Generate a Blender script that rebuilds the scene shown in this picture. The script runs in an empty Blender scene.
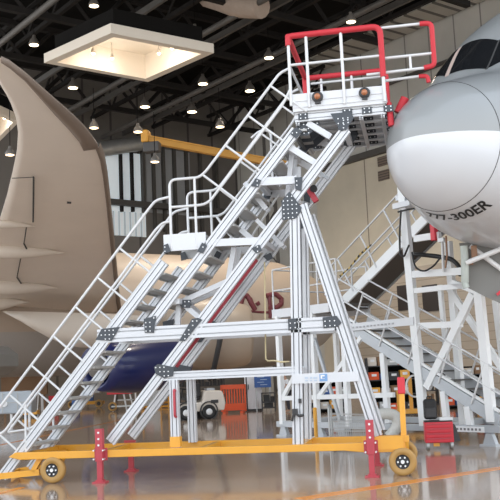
import bpy, bmesh, math, random
from mathutils import Vector, Matrix
random.seed(7)
scene = bpy.context.scene
COL = scene.collection
PI = math.pi

# ------------------------------------------------------------------ camera
F_PX, H0 = 900.0, 370.0
ROLL, YAW, CAM_Z = math.radians(2.5), math.radians(10.5), 1.7
PITCH = math.atan((H0 - 250) / F_PX)
FW = Vector((-math.sin(YAW)*math.cos(PITCH), math.cos(YAW)*math.cos(PITCH), math.sin(PITCH)))
_r0 = Vector((math.cos(YAW), math.sin(YAW), 0))
_u0 = Vector((math.sin(YAW)*math.sin(PITCH), -math.cos(YAW)*math.sin(PITCH), math.cos(PITCH)))
RT = _r0*math.cos(ROLL) - _u0*math.sin(ROLL)
UP = _r0*math.sin(ROLL) + _u0*math.cos(ROLL)
CAM = Vector((0, -14.4, CAM_Z))
cd = bpy.data.cameras.new('camera')
cam = bpy.data.objects.new('camera', cd)
COL.objects.link(cam)
cd.sensor_width = 36; cd.lens = 36*F_PX/500; cd.clip_end = 500
cam.matrix_world = Matrix(((RT.x, UP.x, -FW.x, CAM.x), (RT.y, UP.y, -FW.y, CAM.y), (RT.z, UP.z, -FW.z, CAM.z), (0, 0, 0, 1)))
scene.camera = cam

# surveying: sight lines through the photograph meet real planes of the place
def ray(px, py): return FW + RT*((px-250)/F_PX) + UP*((250-py)/F_PX)
def P(px, py, Y=0.0):                       # on a vertical plane parallel to the stair frame
    d = ray(px, py); return CAM + d*((Y-CAM.y)/d.y)
def XZ(px, py, Y=0.0):
    p = P(px, py, Y); return (p.x, p.z)
def G(px, py, z=0.0):                       # on a level plane
    d = ray(px, py); return CAM + d*((z-CAM.z)/d.z)
def D(px, py, dist):                        # at a distance ahead
    return CAM + ray(px, py)*dist
def dist_of(p): return (Vector(p)-CAM).dot(FW)

# ------------------------------------------------------------------ materials
def nt(m):
    m.use_nodes = True
    return m.node_tree.nodes, m.node_tree.links, m.node_tree.nodes['Principled BSDF']
def mat(name, col, rough=.5, metal=0.0, noise=0.0, nscale=8.0, emit=None, estr=0, bump=0.0, coat=0.0, spec=.5):
    m = bpy.data.materials.new(name); N, L, b = nt(m)
    b.inputs['Base Color'].default_value = (*col, 1)
    b.inputs['Roughness'].default_value = rough
    b.inputs['Metallic'].default_value = metal
    b.inputs['Specular IOR Level'].default_value = spec
    if coat: b.inputs['Coat Weight'].default_value = coat; b.inputs['Coat Roughness'].default_value = .08
    if noise or bump:
        tc = N.new('ShaderNodeTexCoord'); n = N.new('ShaderNodeTexNoise')
        n.inputs['Scale'].default_value = nscale; n.inputs['Detail'].default_value = 4
        L.new(tc.outputs['Object'], n.inputs['Vector'])
        if noise:
            mx = N.new('ShaderNodeMix'); mx.data_type = 'RGBA'
            mx.inputs[6].default_value = (*[c*(1-noise) for c in col], 1)
            mx.inputs[7].default_value = (*[min(1, c*(1+noise)) for c in col], 1)
            L.new(n.outputs['Fac'], mx.inputs[0]); L.new(mx.outputs[2], b.inputs['Base Color'])
        if bump:
            bp = N.new('ShaderNodeBump'); bp.inputs['Strength'].default_value = bump
            bp.inputs['Distance'].default_value = .02
            L.new(n.outputs['Fac'], bp.inputs['Height']); L.new(bp.outputs['Normal'], b.inputs['Normal'])
    if emit:
        b.inputs['Emission Color'].default_value = (*emit, 1); b.inputs['Emission Strength'].default_value = estr
    return m

M = {}
M['alu'] = mat('anodised_aluminium', (.62,.64,.67), .38, .12, .05, 3)
M['alu_rail'] = mat('white_rail_tube', (.64,.65,.66), .35, .1)
M['panel'] = mat('white_panel', (.66,.68,.71), .4, 0, .04, 2)
M['plate'] = mat('dark_gusset_steel', (.06,.068,.08), .45, .3)
M['bolt'] = mat('zinc_bolt', (.7,.72,.74), .3, .6)
M['tread'] = mat('ribbed_tread', (.46,.46,.45), .5, .2, .1, 30)
M['yellow'] = mat('yellow_steel', (.78,.37,.03), .38, 0, .1, 3, coat=.3)
M['orange_tyre'] = mat('tan_polyurethane', (.43,.25,.075), .5, 0, .15, 9)
M['red'] = mat('red_paint', (.62,.03,.05), .42, 0, .1, 5)
M['red_foam'] = mat('red_foam_sleeve', (.52,.025,.038), .6, 0, .08, 12)
M['pinkred'] = mat('faded_red_steel', (.47,.055,.075), .5, 0, .12, 6)
M['maroon'] = mat('maroon_strap', (.33,.03,.045), .5)
M['black'] = mat('black_rubber', (.012,.012,.013), .55)
M['dark'] = mat('dark_steel', (.05,.05,.052), .5, .3)
M['hub'] = mat('dark_hub', (.03,.032,.036), .4, .4)
M['white'] = mat('white_paint', (.78,.79,.80), .4, 0, .05, 4)
M['standw'] = mat('white_painted_steel', (.80,.82,.83), .42, 0, .05, 3)
M['greyblue'] = mat('grey_galvanised', (.44,.47,.50), .42, .2, .1, 4)
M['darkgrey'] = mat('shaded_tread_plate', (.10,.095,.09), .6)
M['blue'] = mat('blue_sheet', (.03,.10,.32), .5, 0, .1, 5)
M['navy'] = mat('dark_blue_cowling', (.012,.02,.105), .3, 0, .1, 1.5, coat=.3)
M['glass'] = mat('cockpit_glass', (.012,.013,.015), .06, 0, spec=.6)
M['seam'] = mat('dark_seam', (.05,.05,.05), .7)
M['text'] = mat('black_lettering', (.015,.017,.02), .5)
M['wing'] = mat('wing_beige_grey', (.84,.77,.69), .45, 0, .06, .8)
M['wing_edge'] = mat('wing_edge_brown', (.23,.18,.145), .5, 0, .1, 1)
M['fus'] = mat('fuselage_cream', (.44,.36,.285), .4, 0, .05, .6)
M['fairing'] = mat('fairing_pale', (.70,.63,.55), .4, 0, .05, 1)
M['bellyg'] = mat('belly_grey', (.22,.21,.20), .45, 0, .1, .8)
M['gearg'] = mat('gear_door_grey', (.20,.20,.19), .5, 0, .08, 1.5)
M['bracket'] = mat('pale_green_bracket', (.50,.55,.52), .5)
M['ceil'] = mat('dark_ceiling_deck', (.006,.0055,.005), .9, 0, .3, 1, spec=.1)
M['truss'] = mat('dark_roof_steel', (.022,.020,.019), .7, 0, .25, 2, spec=.1)
M['truss2'] = mat('grey_roof_steel', (.075,.069,.063), .6, .1, .25, 2)
M['duct'] = mat('silver_duct', (.45,.45,.44), .35, .6, .2, 2)
M['cream'] = mat('cream_light_well', (.86,.78,.67), .7)
M['rim'] = mat('light_well_rim', (.62,.56,.48), .6)
M['lamp_on'] = mat('lamp_glow', (1,.9,.7), .5, emit=(1,.76,.46), estr=7)
M['lamp_cool'] = mat('lamp_glow_cool', (1,1,1), .5, emit=(.85,.95,1), estr=7)
M['shade'] = mat('lamp_shade_grey', (.15,.135,.12), .45, .3)
M['amber'] = mat('amber_lens', (.42,.15,.06), .25, 0, coat=.5)
M['tan'] = mat('tan_cladding', (.30,.25,.20), .75, 0, .04, .4)
M['brown'] = mat('brown_board', (.26,.15,.08), .7, 0, .2, 2)
M['orange'] = mat('orange_plastic', (.72,.09,.02), .5, 0, .1, 3)
M['cartw'] = mat('tractor_cream', (.66,.60,.53), .4, 0, .08, 2)
M['wire'] = mat('wire_mesh_grey', (.42,.43,.43), .4, .5)
M['skin'] = mat('skin', (.45,.27,.19), .6)
M['hair'] = mat('black_hair', (.01,.01,.01), .6)
M['shirt'] = mat('white_shirt', (.75,.76,.78), .8)
M['trousers'] = mat('dark_trousers', (.03,.03,.04), .8)
M['line'] = mat('orange_floor_line', (.72,.25,.04), .2, 0, .1, 6)
M['cord'] = mat('cream_cord', (.55,.47,.28), .6)
M['copper'] = mat('coppery_hose', (.30,.16,.09), .5)

def stripes(name, c1, c2, scale, axis, width=.1, rough=.6, metal=0.0, spec=.5):
    """flat colour with narrow lines of a second colour every 1/scale metres along an object axis"""
    m = bpy.data.materials.new(name); N, L, b = nt(m)
    tc = N.new('ShaderNodeTexCoord'); sp = N.new('ShaderNodeSeparateXYZ')
    L.new(tc.outputs['Object'], sp.inputs[0])
    mu = N.new('ShaderNodeMath'); mu.operation = 'MULTIPLY'; mu.inputs[1].default_value = scale
    L.new(sp.outputs[axis], mu.inputs[0])
    fr = N.new('ShaderNodeMath'); fr.operation = 'FRACT'; L.new(mu.outputs[0], fr.inputs[0])
    lt = N.new('ShaderNodeMath'); lt.operation = 'LESS_THAN'; lt.inputs[1].default_value = width
    L.new(fr.outputs[0], lt.inputs[0])
    n = N.new('ShaderNodeTexNoise'); n.inputs['Scale'].default_value = .7; n.inputs['Detail'].default_value = 5
    L.new(tc.outputs['Object'], n.inputs['Vector'])
    mx = N.new('ShaderNodeMix'); mx.data_type = 'RGBA'
    mx.inputs[6].default_value = (*[c*.85 for c in c1], 1); mx.inputs[7].default_value = (*[min(1, c*1.15) for c in c1], 1)
    L.new(n.outputs['Fac'], mx.inputs[0])
    m2 = N.new('ShaderNodeMix'); m2.data_type = 'RGBA'; m2.inputs[7].default_value = (*c2, 1)
    L.new(lt.outputs[0], m2.inputs[0]); L.new(mx.outputs[2], m2.inputs[6])
    L.new(m2.outputs[2], b.inputs['Base Color'])
    b.inputs['Roughness'].default_value = rough; b.inputs['Metallic'].default_value = metal
    b.inputs['Specular IOR Level'].default_value = spec
    return m

# polished coated concrete
def floor_mat():
    m = bpy.data.materials.new('polished_hangar_floor'); N, L, b = nt(m)
    tc = N.new('ShaderNodeTexCoord')
    n1 = N.new('ShaderNodeTexNoise'); n1.inputs['Scale'].default_value = .5; n1.inputs['Detail'].default_value = 6
    n2 = N.new('ShaderNodeTexNoise'); n2.inputs['Scale'].default_value = 2.2; n2.inputs['Detail'].default_value = 3
    L.new(tc.outputs['Object'], n1.inputs['Vector']); L.new(tc.outputs['Object'], n2.inputs['Vector'])
    mx = N.new('ShaderNodeMix'); mx.data_type = 'RGBA'
    mx.inputs[6].default_value = (.31,.225,.165, 1); mx.inputs[7].default_value = (.45,.335,.25, 1)
    L.new(n1.outputs['Fac'], mx.inputs[0]); L.new(mx.outputs[2], b.inputs['Base Color'])
    mr = N.new('ShaderNodeMapRange'); mr.inputs['To Min'].default_value = .05; mr.inputs['To Max'].default_value = .16
    L.new(n2.outputs['Fac'], mr.inputs['Value']); L.new(mr.outputs['Result'], b.inputs['Roughness'])
    bp = N.new('ShaderNodeBump'); bp.inputs['Strength'].default_value = .06; bp.inputs['Distance'].default_value = .02
    L.new(n2.outputs['Fac'], bp.inputs['Height']); L.new(bp.outputs['Normal'], b.inputs['Normal'])
    b.inputs['Coat Weight'].default_value = .15; b.inputs['Coat Roughness'].default_value = .06
    return m
M['floor'] = floor_mat()

# ------------------------------------------------------------------ mesh collector
class MB:
    def __init__(s): s.v = []; s.f = []; s.mi = []; s.cur = 0; s.smooth_faces = set()
    def m(s, i): s.cur = i; return s
    def _add(s, verts, faces, smooth=False):
        o = len(s.v); s.v += [Vector(p) for p in verts]
        for f in faces:
            if smooth: s.smooth_faces.add(len(s.f))
            s.f.append([o+i for i in f]); s.mi.append(s.cur)
        return s
    def box(s, c, size, rot=None):
        x, y, z = [k/2 for k in size]
        vs = [Vector((a, b, d)) for a in (-x, x) for b in (-y, y) for d in (-z, z)]
        if rot is not None: vs = [rot @ v for v in vs]
        vs = [Vector(c)+v for v in vs]
        return s._add(vs, [(0,1,3,2),(4,6,7,5),(0,4,5,1),(2,3,7,6),(0,2,6,4),(1,5,7,3)])
    def frame(s, p0, p1, side=None):
        p0, p1 = Vector(p0), Vector(p1); t = (p1-p0).normalized()
        sd = Vector(side) if side is not None else (Vector((0, 1, 0)) if abs(t.y) < .9 else Vector((1, 0, 0)))
        a = sd.cross(t).normalized(); b = t.cross(a).normalized()
        return p0, p1, a, b
    def sweep(s, p0, p1, prof, side=None):
        """prof: list of (a, b): a across in the frame plane, b along `side`"""
        p0, p1, a, b = s.frame(p0, p1, side); n = len(prof)
        vs = [p0 + a*x + b*y for x, y in prof] + [p1 + a*x + b*y for x, y in prof]
        fs = [(i, (i+1) % n, n+(i+1) % n, n+i) for i in range(n)] + [tuple(range(n-1, -1, -1)), tuple(range(n, 2*n))]
        return s._add(vs, fs)
    def bar(s, p0, p1, h, w, side=None):
        return s.sweep(p0, p1, [(-h/2, -w/2), (h/2, -w/2), (h/2, w/2), (-h/2, w/2)], side)
    def slot(s, p0, p1, h, w, side=None, n=2):
        """T-slot extrusion: n grooves along each broad face, one along each narrow face"""
        g, dp = h*.10, w*.42
        pos = [h*(-.5 + (k+.5)/n) for k in range(n)]
        A = [(-h/2, -w/2)]
        for q in pos: A += [(q-g/2, -w/2), (q-g/2, -w/2+dp), (q+g/2, -w/2+dp), (q+g/2, -w/2)]
        A += [(h/2, -w/2), (h/2, -.008), (h/2-dp, -.008), (h/2-dp, .008), (h/2, .008), (h/2, w/2)]
        for q in reversed(pos): A += [(q+g/2, w/2), (q+g/2, w/2-dp), (q-g/2, w/2-dp), (q-g/2, w/2)]
        A += [(-h/2, w/2), (-h/2, .008), (-h/2+dp, .008), (-h/2+dp, -.008), (-h/2, -.008)]
        return s.sweep(p0, p1, A, side)
    def cyl(s, p0, p1, r0, r1=None, n=14, cap=True, smooth=True):
        r1 = r0 if r1 is None else r1
        p0, p1, a, b = s.frame(p0, p1)
        vs = []
        for p, r in ((p0, r0), (p1, r1)):
            vs += [p + a*(r*math.cos(2*PI*i/n)) + b*(r*math.sin(2*PI*i/n)) for i in range(n)]
        s._add(vs, [(i, (i+1) % n, n+(i+1) % n, n+i) for i in range(n)], smooth)
        if cap: s._add(vs, [tuple(range(n-1, -1, -1)), tuple(range(n, 2*n))])
        return s
    def tube(s, pts, r, n=8, cap=True, closed=False):
        pts = [Vector(p) for p in pts]; k = len(pts); rings = []
        ref = None
        for i, p in enumerate(pts):
            if closed: t = (pts[(i+1) % k]-pts[i-1]).normalized()
            elif i == 0: t = (pts[1]-p).normalized()
            elif i == k-1: t = (p-pts[-2]).normalized()
            else: t = ((pts[i+1]-p).normalized()+(p-pts[i-1]).normalized()).normalized()
            if ref is None: ref = Vector((0, 1, 0)) if abs(t.y) < .9 else Vector((1, 0, 0))
            a = ref - t*ref.dot(t); a.normalize(); ref = a; b = t.cross(a)
            rr = r[i] if isinstance(r, (list, tuple)) else r
            rings.append([p + a*(rr*math.cos(2*PI*j/n)) + b*(rr*math.sin(2*PI*j/n)) for j in range(n)])
        vs = [q for rg in rings for q in rg]; fs = []
        for i in range(k if closed else k-1):
            o, o2 = i*n, ((i+1) % k)*n
            fs += [(o+j, o+(j+1) % n, o2+(j+1) % n, o2+j) for j in range(n)]
        s._add(vs, fs, True)
        if cap and not closed: s._add(rings[0]+rings[-1], [tuple(range(n-1, -1, -1)), tuple(range(n, 2*n))])
        return s
    def prism(s, poly, depth):
        """poly: list of 3D points (planar), extruded by vector depth"""
        n = len(poly); d = Vector(depth)
        vs = [Vector(p) for p in poly] + [Vector(p)+d for p in poly]
        return s._add(vs, [(i, (i+1) % n, n+(i+1) % n, n+i) for i in range(n)] + [tuple(range(n-1, -1, -1)), tuple(range(n, 2*n))])
    def lathe(s, prof, org, ax, n=20, smooth=True, ring=False):
        """prof: list of (distance along ax, radius)"""
        ax = Vector(ax).normalized(); org = Vector(org)
        ref = Vector((0, 0, 1)) if abs(ax.z) < .9 else Vector((1, 0, 0))
        a = ax.cross(ref).normalized(); b = ax.cross(a)
        vs = []
        for d, r in prof: vs += [org + ax*d + a*(r*math.cos(2*PI*i/n)) + b*(r*math.sin(2*PI*i/n)) for i in range(n)]
        fs = []
        for k in range(len(prof)-1):
            fs += [(k*n+i, k*n+(i+1) % n, (k+1)*n+(i+1) % n, (k+1)*n+i) for i in range(n)]
        if ring:
            k = len(prof)-1; fs += [(k*n+i, k*n+(i+1) % n, (i+1) % n, i) for i in range(n)]
            return s._add(vs, fs, smooth)
        s._add(vs, fs, smooth)
        if prof[0][1] > 1e-4: s._add(vs[:n], [tuple(range(n-1, -1, -1))])
        if prof[-1][1] > 1e-4: s._add(vs[-n:], [tuple(range(n))])
        return s
    def grid(s, rows, smooth=True):
        n = len(rows[0]); vs = [p for r in rows for p in r]
        return s._add(vs, [(k*n+i, k*n+i+1, (k+1)*n+i+1, (k+1)*n+i) for k in range(len(rows)-1) for i in range(n-1)], smooth)
    def build(s, name, mats, parent=None, local=False, bevel=0):
        me = bpy.data.meshes.new(name)
        vs = s.v
        if parent is not None and not local:
            inv = (parent if parent.parent is None else parent.parent)
            inv = inv if inv.parent is None else inv.parent
            w = Matrix.Translation(inv.location) @ inv.rotation_euler.to_matrix().to_4x4()
            wi = w.inverted(); vs = [wi @ v for v in vs]
        me.from_pydata([tuple(v) for v in vs], [], s.f)
        for mm in (mats if isinstance(mats, (list, tuple)) else [mats]):
            me.materials.append(M[mm] if isinstance(mm, str) else mm)
        for i, p in enumerate(me.polygons):
            p.material_index = s.mi[i]; p.use_smooth = i in s.smooth_faces
        bm = bmesh.new(); bm.from_mesh(me); bmesh.ops.recalc_face_normals(bm, faces=bm.faces); bm.to_mesh(me); bm.free()
        me.update()
        o = bpy.data.objects.new(name, me); COL.objects.link(o)
        if parent is not None: o.parent = parent
        if bevel:
            b = o.modifiers.new('bevel', 'BEVEL'); b.width = bevel; b.segments = 2; b.limit_method = 'ANGLE'
        return o

def tag(o, label=None, cat=None, group=None, kind=None):
    if label: o['label'] = label
    if cat: o['category'] = cat
    if group: o['group'] = group
    if kind: o['kind'] = kind
    return o
def thing(name, label, cat, loc=(0, 0, 0), rz=0.0, group=None):
    o = bpy.data.objects.new(name, None); COL.objects.link(o)
    o.location = loc; o.rotation_euler = (0, 0, rz); o.empty_display_size = .2
    return tag(o, label, cat, group)
def struct(name, mb, m, **k):
    return tag(mb.build(name, m, **k), kind='structure')
def copy_tree(o, parent=None):
    c = o.copy(); COL.objects.link(c)
    if parent is not None: c.parent = parent
    for ch in list(o.children): copy_tree(ch, c)
    return c
def fillet(pts, r, seg=5):
    """round the inner corners of a polyline"""
    pts = [Vector(p) for p in pts]; out = [pts[0]]
    for i in range(1, len(pts)-1):
        p, a, b = pts[i], pts[i-1], pts[i+1]
        va, vb = (a-p), (b-p); rr = min(r, va.length*.45, vb.length*.45)
        s0, s1 = p+va.normalized()*rr, p+vb.normalized()*rr
        for k in range(seg+1):
            t = k/seg; out.append(s0*(1-t)**2 + p*(2*t*(1-t)) + s1*t**2)
    return out + [pts[-1]]
def inside(pt, poly):
    x, y = pt; c = False; j = len(poly)-1
    for i in range(len(poly)):
        (xi, yi), (xj, yj) = poly[i], poly[j]
        if (yi > y) != (yj > y) and x < (xj-xi)*(y-yi)/(yj-yi)+xi: c = not c
        j = i
    return c
def lerp(a, b, t): return a+(b-a)*t
# ================================================================== STAIR PLATFORM IN FRONT
A = thing('access_stair_platform', 'tall white aluminium stair platform on yellow wheeled base, reaching up to the nearer nose', 'stairs', (-3.6, .55, 0))
W = 1.1                                     # front frame plane Y=0, rear frame plane Y=W
def pt(q, Y=0.0): return Vector((q[0], Y, q[1]))
def px3(px, py, Y=0.0, Yt=0.0):
    p = P(px, py, Y); p.y = Yt; return p
tdir = Vector((.647, 0, .762)); tn = Vector((-.762, 0, .647))      # along the flights / square to them
RT_ = .024                                  # rail tube radius
def on(line, x):                            # z of a sloping line at x
    (x0, z0) = line; return z0 + 1.178*(x-x0)
LOW, UPR, DIA = (-6.304, .988), (-4.411, 2.513), (-5.117, .659)
BH, BW = .17, .09
low_top, up_top = (-4.13, on(LOW, -4.13)), (-1.80, on(UPR, -1.80))
low_bot, up_bot = (-7.05, on(LOW, -7.05)), (-4.46, on(UPR, -4.46))
dia_bot, dia_top = (-5.14, on(DIA, -5.14)), (-.98, on(DIA, -.98))
# stringers and legs
for Y in (0, W):
    b = MB().slot(pt(low_bot, Y), pt(low_top, Y), BH, BW); b.build('stringer', 'alu', A)
    b = MB().slot(pt(up_bot, Y), pt(up_top, Y), BH, BW); b.build('stringer', 'alu', A)
    b = MB().slot(pt(dia_bot, Y+.0), pt(dia_top, Y), BH, BW); b.build('diagonal_leg', 'alu', A)
    q0, q1 = XZ(293, 212), XZ(301, 438)
    MB().slot(pt((q0[0]+.03, q0[1]), Y), pt((q1[0]-.05, .50), Y), .165, .1).build('post', 'alu', A)
    q0, q1 = XZ(302, 205), XZ(377, 436)
    MB().slot(pt(q0, Y), pt(q1, Y), .17, .1).build('diagonal_leg', 'alu', A)
    # level beams
    MB().slot(pt((-5.32, 2.37), Y), pt((-1.35, 2.38), Y), .225, .1).build('level_beam', 'alu', A)
    MB().slot(pt((-4.20, 1.66), Y), pt((-2.0, 1.66), Y), .14, .09).build('level_beam', 'alu', A)
    x = XZ(175, 410)[0]
    MB().slot(pt((x, .50), Y), pt((x, 1.60), Y), .14, .12).build('post', 'alu', A)
# yellow sleeve and grab handle on the short front post
xs = XZ(175, 410)[0]
MB().box((xs, 0, .60), (.17, .15, .17)).build('post_sleeve', 'yellow', A, bevel=.01)
MB().tube(fillet([(xs+.03, -.06, 1.42), (xs+.03, -.13, 1.44), (xs+.03, -.13, 1.02), (xs+.03, -.06, 1.0)], .05), .022).build('grab_handle', 'pinkred', A)
# tie bars
def tie(p, q, h=.11, Yf=0, w=.07, name='tie_bar', m='alu', rear=True):
    a, c = XZ(*p), XZ(*q)
    MB().bar(pt(a, Yf), pt(c, Yf), h, w).build(name, m, A)
    if rear: MB().bar(pt(a, W-Yf), pt(c, W-Yf), h, w).build(name, m, A)
tie((258, 182), (297, 180), .13, .0)
tie((213, 243), (262, 241), .12, .0)
tie((290, 147), (316, 163), .10, .05)
tie((176, 301), (232, 276), .085, .30)
tie((176, 301), (199, 320), .085, .30)
tie((174, 302), (173, 324), .085, .30, rear=False)
tie((230, 245), (224, 279), .085, .34)
tie((289, 148), (284, 197), .08, .36)
tie((252, 216), (279, 243), .07, .42)
tie((236, 226), (252, 240), .09, .40)
tie((240, 178), (262, 205), .08, .42)
tie((293, 160), (293, 182), .12, .55, name='strut', rear=False)
# cross members between the two frames
for (x, z) in ((-5.2, 2.37), (-1.5, 2.38), (-1.95, 2.38), (-4.1, 1.66), (-2.05, 1.66), XZ(258, 182), XZ(262, 241), XZ(290, 147), XZ(176, 301), XZ(345, 128), XZ(296, 200)):
    MB().bar((x, .05, z), (x, W-.05, z), .09, .09).build('cross_member', 'alu', A)
# red strap between the diagonal legs
p, q = XZ(175.5, 366, .35), XZ(256, 259, .35)
MB().bar(pt(p, .35), pt(q, .35), .09, .05).build('red_strap', 'maroon', A)
# red clamp under the big node
c = P(311, 193, .45)
rc = MB(); R3 = Matrix.Rotation(math.radians(-35), 3, 'Y')
rc.box(c, (.10, .12, .36), Matrix.Rotation(math.radians(-28), 3, 'Y')).m(1).cyl(c+Vector((.06, -.07, .05)), c+Vector((.06, -.14, .05)), .06, n=12)
rc.build('clamp', ['pinkred', 'black'], A, bevel=.015)
MB().bar(P(318, 172, .5), P(329, 179, .5), .05, .05).build('clamp_lever', 'greyblue', A)
# treads
def treads(z0, z1, step, line, name='tread'):
    z = z0
    while z < z1:
        x = line[0] + (z-line[1])/1.178
        MB().box((x+.03, W/2, z), (.25, W-BW, .035)).box((x-.09, W/2, z-.025), (.02, W-BW, .05)).build(name, 'tread', A)
        z += .25
treads(.36, 3.5, .25, LOW)
treads(2.85, 5.75, .25, UPR)
# landing between the flights
xa, xb = -4.12, -3.40
MB().box(((xa+xb)/2, -.02, 3.86), (xb-xa, .05, .28)).build('landing_fascia', 'panel', A)
MB().box(((xa+xb)/2, W+.02, 3.86), (xb-xa, .05, .28)).build('landing_fascia', 'panel', A)
MB().box(((xa+xb)/2, W/2, 3.93), (xb-xa, W-.06, .06)).build('landing_deck', 'tread', A)
# ---- handrails
def rail(pts, Y, name='handrail', r=RT_, fr=.12):
    MB().tube(fillet([pt(p, Y) for p in pts], fr), r).build(name, 'alu_rail', A)
def off(line, x, d):                        # point beside a flight, d to the upper left
    return (x + tn.x*d, on(line, x) + tn.z*d)
def at_z_of(line, d, x):                    # z of the parallel at offset d, at world x
    return line[1] + 1.178*(x-line[0]) + d*(tn.z - 1.178*tn.x)
zr = 4.93                                   # landing rail height
for Y in (-.03, W+.03):
    T, Md, T2, Md2 = .77, .45, .82, .45
    # lower flight: closed loop at the foot, level at the landing
    rail([(-3.99, 4.64), (-4.24, 4.60), (-4.36, at_z_of(LOW, T, -4.36)), (-7.50, at_z_of(LOW, T, -7.50)), (-7.40, .78), (-7.02, .82), (-6.86, at_z_of(LOW, Md, -6.86)), (-4.24, at_z_of(LOW, Md, -4.24)), (-4.12, 4.21), (-3.99, 4.22)], Y)
    for k in range(7):
        x = LOW[0] - .42 + k*.402
        rail([off(LOW, x, .05), off(LOW, x, T)], Y, 'rail_rung', .02)
    rail([(-6.62, .52), (-6.62, at_z_of(LOW, Md, -6.62))], Y, 'rail_post', .02)
    # landing
    rail([(-3.99, 3.75), (-3.99, zr), (-3.48, zr), (-3.36, at_z_of(UPR, T2, -3.36)), (-2.03, at_z_of(UPR, T2, -2.03)), (-1.87, 6.65)], Y)
    rail([(-3.99, 4.46), (-3.42, 4.46), (-3.30, at_z_of(UPR, Md2, -3.30)), (-2.0, at_z_of(UPR, Md2, -2.0)), (-1.87, 6.28)], Y)
    rail([(-3.556, 3.75), (-3.556, zr)], Y, 'rail_post', .022)
    for k in range(5):
        x = -2.78 + k*.402
        if x < -1.4: rail([off(UPR, x, .05), off(UPR, x, T2)], Y, 'rail_rung', .02)
rail([(-2.78, 5.85), (-2.6, 5.98), (-2.42, 5.95), (-2.42, 4.75)], W+.1, 'guard_hoop', .024)
rail([(-3.45, 4.45), (-3.20, 4.05), (-2.9, 3.9), (-2.78, 4.1), (-2.3, 4.75)], W-.05, 'guard_hoop', .022)
# ---- gusset plates with rows of bolts
def gusset(poly, Y, step=.07, parent=A):
    g = MB(); sgn = -1 if Y < W/2 else 1
    g.prism([pt(q, Y) for q in poly], (0, .012*sgn, 0)); g.m(1)
    x0, x1 = min(q[0] for q in poly), max(q[0] for q in poly); z0, z1 = min(q[1] for q in poly), max(q[1] for q in poly)
    x = x0+step*.5
    while x < x1:
        z = z0+step*.5
        while z < z1:
            if all(inside((x+a, z+c), poly) for a, c in ((.02, 0), (-.02, 0), (0, .02), (0, -.02))):
                g.cyl((x, Y+.011*sgn, z), (x, Y+.022*sgn, z), .011, n=6, smooth=False)
            z += step
        x += step
    g.build('gusset_plate', ['plate', 'bolt'], parent)
def along(line, x, half, h=BH/2+.01):       # plate lying along a flight
    c = Vector((x, 0, on(line, x)))
    pts = [c - tdir*half + tn*h, c + tdir*half + tn*h, c + tdir*half - tn*h, c - tdir*half - tn*h]
    return [(p.x, p.z) for p in pts]
Yp = (-BW/2-.006, W-BW/2-.02)
for Y in (-.058, W-.058-.012):
    gusset([XZ(*q) for q in ((97, 340), (103, 329), (121, 327), (113, 341))], Y)                     # foot of the mid beam
    gusset([XZ(*q) for q in ((145, 319), (157, 316), (155, 333), (146, 333))], Y)
    gusset([XZ(*q) for q in ((180, 341), (186, 341), (203, 320), (199, 318), (193, 319))], Y)
    gusset([XZ(*q) for q in ((155, 367), (159, 364), (175, 367), (174, 376), (165, 378), (157, 374))], Y)
    gusset([XZ(*q) for q in ((282, 202), (290, 192), (302, 208), (301, 213), (296, 219), (283, 221))], Y-.004)
    gusset([XZ(*q) for q in ((295, 178), (303, 178), (302, 192), (296, 190))], Y)
    gusset([XZ(*q) for q in ((288.5, 319), (297, 318.5), (297.5, 330), (289, 330.5))], Y, .075)
    gusset([XZ(*q) for q in ((323, 317.5), (337, 316), (342, 323), (338, 327), (324, 328.5))], Y, .075)
    gusset([XZ(*q) for q in ((164, 246), (169, 244), (172, 252), (165, 254))], Y)
    gusset([XZ(*q) for q in ((198, 252), (203, 243), (208, 246), (204, 254))], Y)
    gusset([XZ(*q) for q in ((252, 187), (256, 179), (262, 181), (259, 188))], Y)
    gusset([XZ(*q) for q in ((252, 249), (260, 245), (263, 251), (257, 254))], Y)
    gusset([XZ(*q) for q in ((291, 135), (296, 128), (303, 132), (297, 140))], Y)
    gusset([XZ(*q) for q in ((338, 130), (341, 118), (349, 116), (350, 122), (343, 132))], Y)
gusset([XZ(*q, .3) for q in ((180, 304), (183, 300), (192, 300), (191, 308), (183, 308))], .24)
# ---- label bar between post and leg, with its faded print and blue square
a, c = XZ(293, 379), XZ(359, 376)
MB().box(((a[0]+c[0])/2, -.065, (a[1]+c[1])/2), (c[0]-a[0], .03, .155)).build('label_bar', 'panel', A)
lb = MB(); u = XZ(324, 377.5)
lb.box((u[0], -.083, u[1]), (.125, .006, .115)).m(1).box((u[0]-.012, -.087, u[1]+.012), (.065, .004, .06)).m(0).box((u[0]+.002, -.090, u[1]+.004), (.04, .003, .03))
lb.build('label_square', [mat('label_blue', (.20,.36,.62), .5), 'white'], A)
lb = MB()
for i, (x0, x1) in enumerate(((305.5, 309), (310.5, 313), (314, 318))):
    p, q = XZ(x0, 378.6), XZ(x1, 378.6)
    lb.box(((p[0]+q[0])/2, -.083, p[1]+.012), (q[0]-p[0], .005, .03)).box(((p[0]+q[0])/2, -.083, p[1]-.03), ((q[0]-p[0])*.8, .005, .022))
lb.build('label_print', mat('faded_print', (.5,.58,.68), .6), A)
# ---- hanging cream cord with its fittings
MB().tube([P(264.5, 262, .3), P(265, 300, .3), P(265.5, 345, .3), P(265.8, 359, .3), P(268, 361, .2), P(274, 360.5, .0), P(281, 362, -.07), P(289, 361.5, -.07)], .014, 6).build('cord', 'cord', A)
# ---- latch at the foot of the middle posts
MB().tube([P(292, 421, -.1), P(294, 412, -.12), P(299, 416, -.12), P(304, 415, -.1)], .022, 6).box(P(295, 412, -.1), (.08, .07, .1)).build('latch', 'dark', A)
MB().box(P(300, 401, -.07), (.045, .04, .07)).build('catch', 'dark', A)

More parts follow.
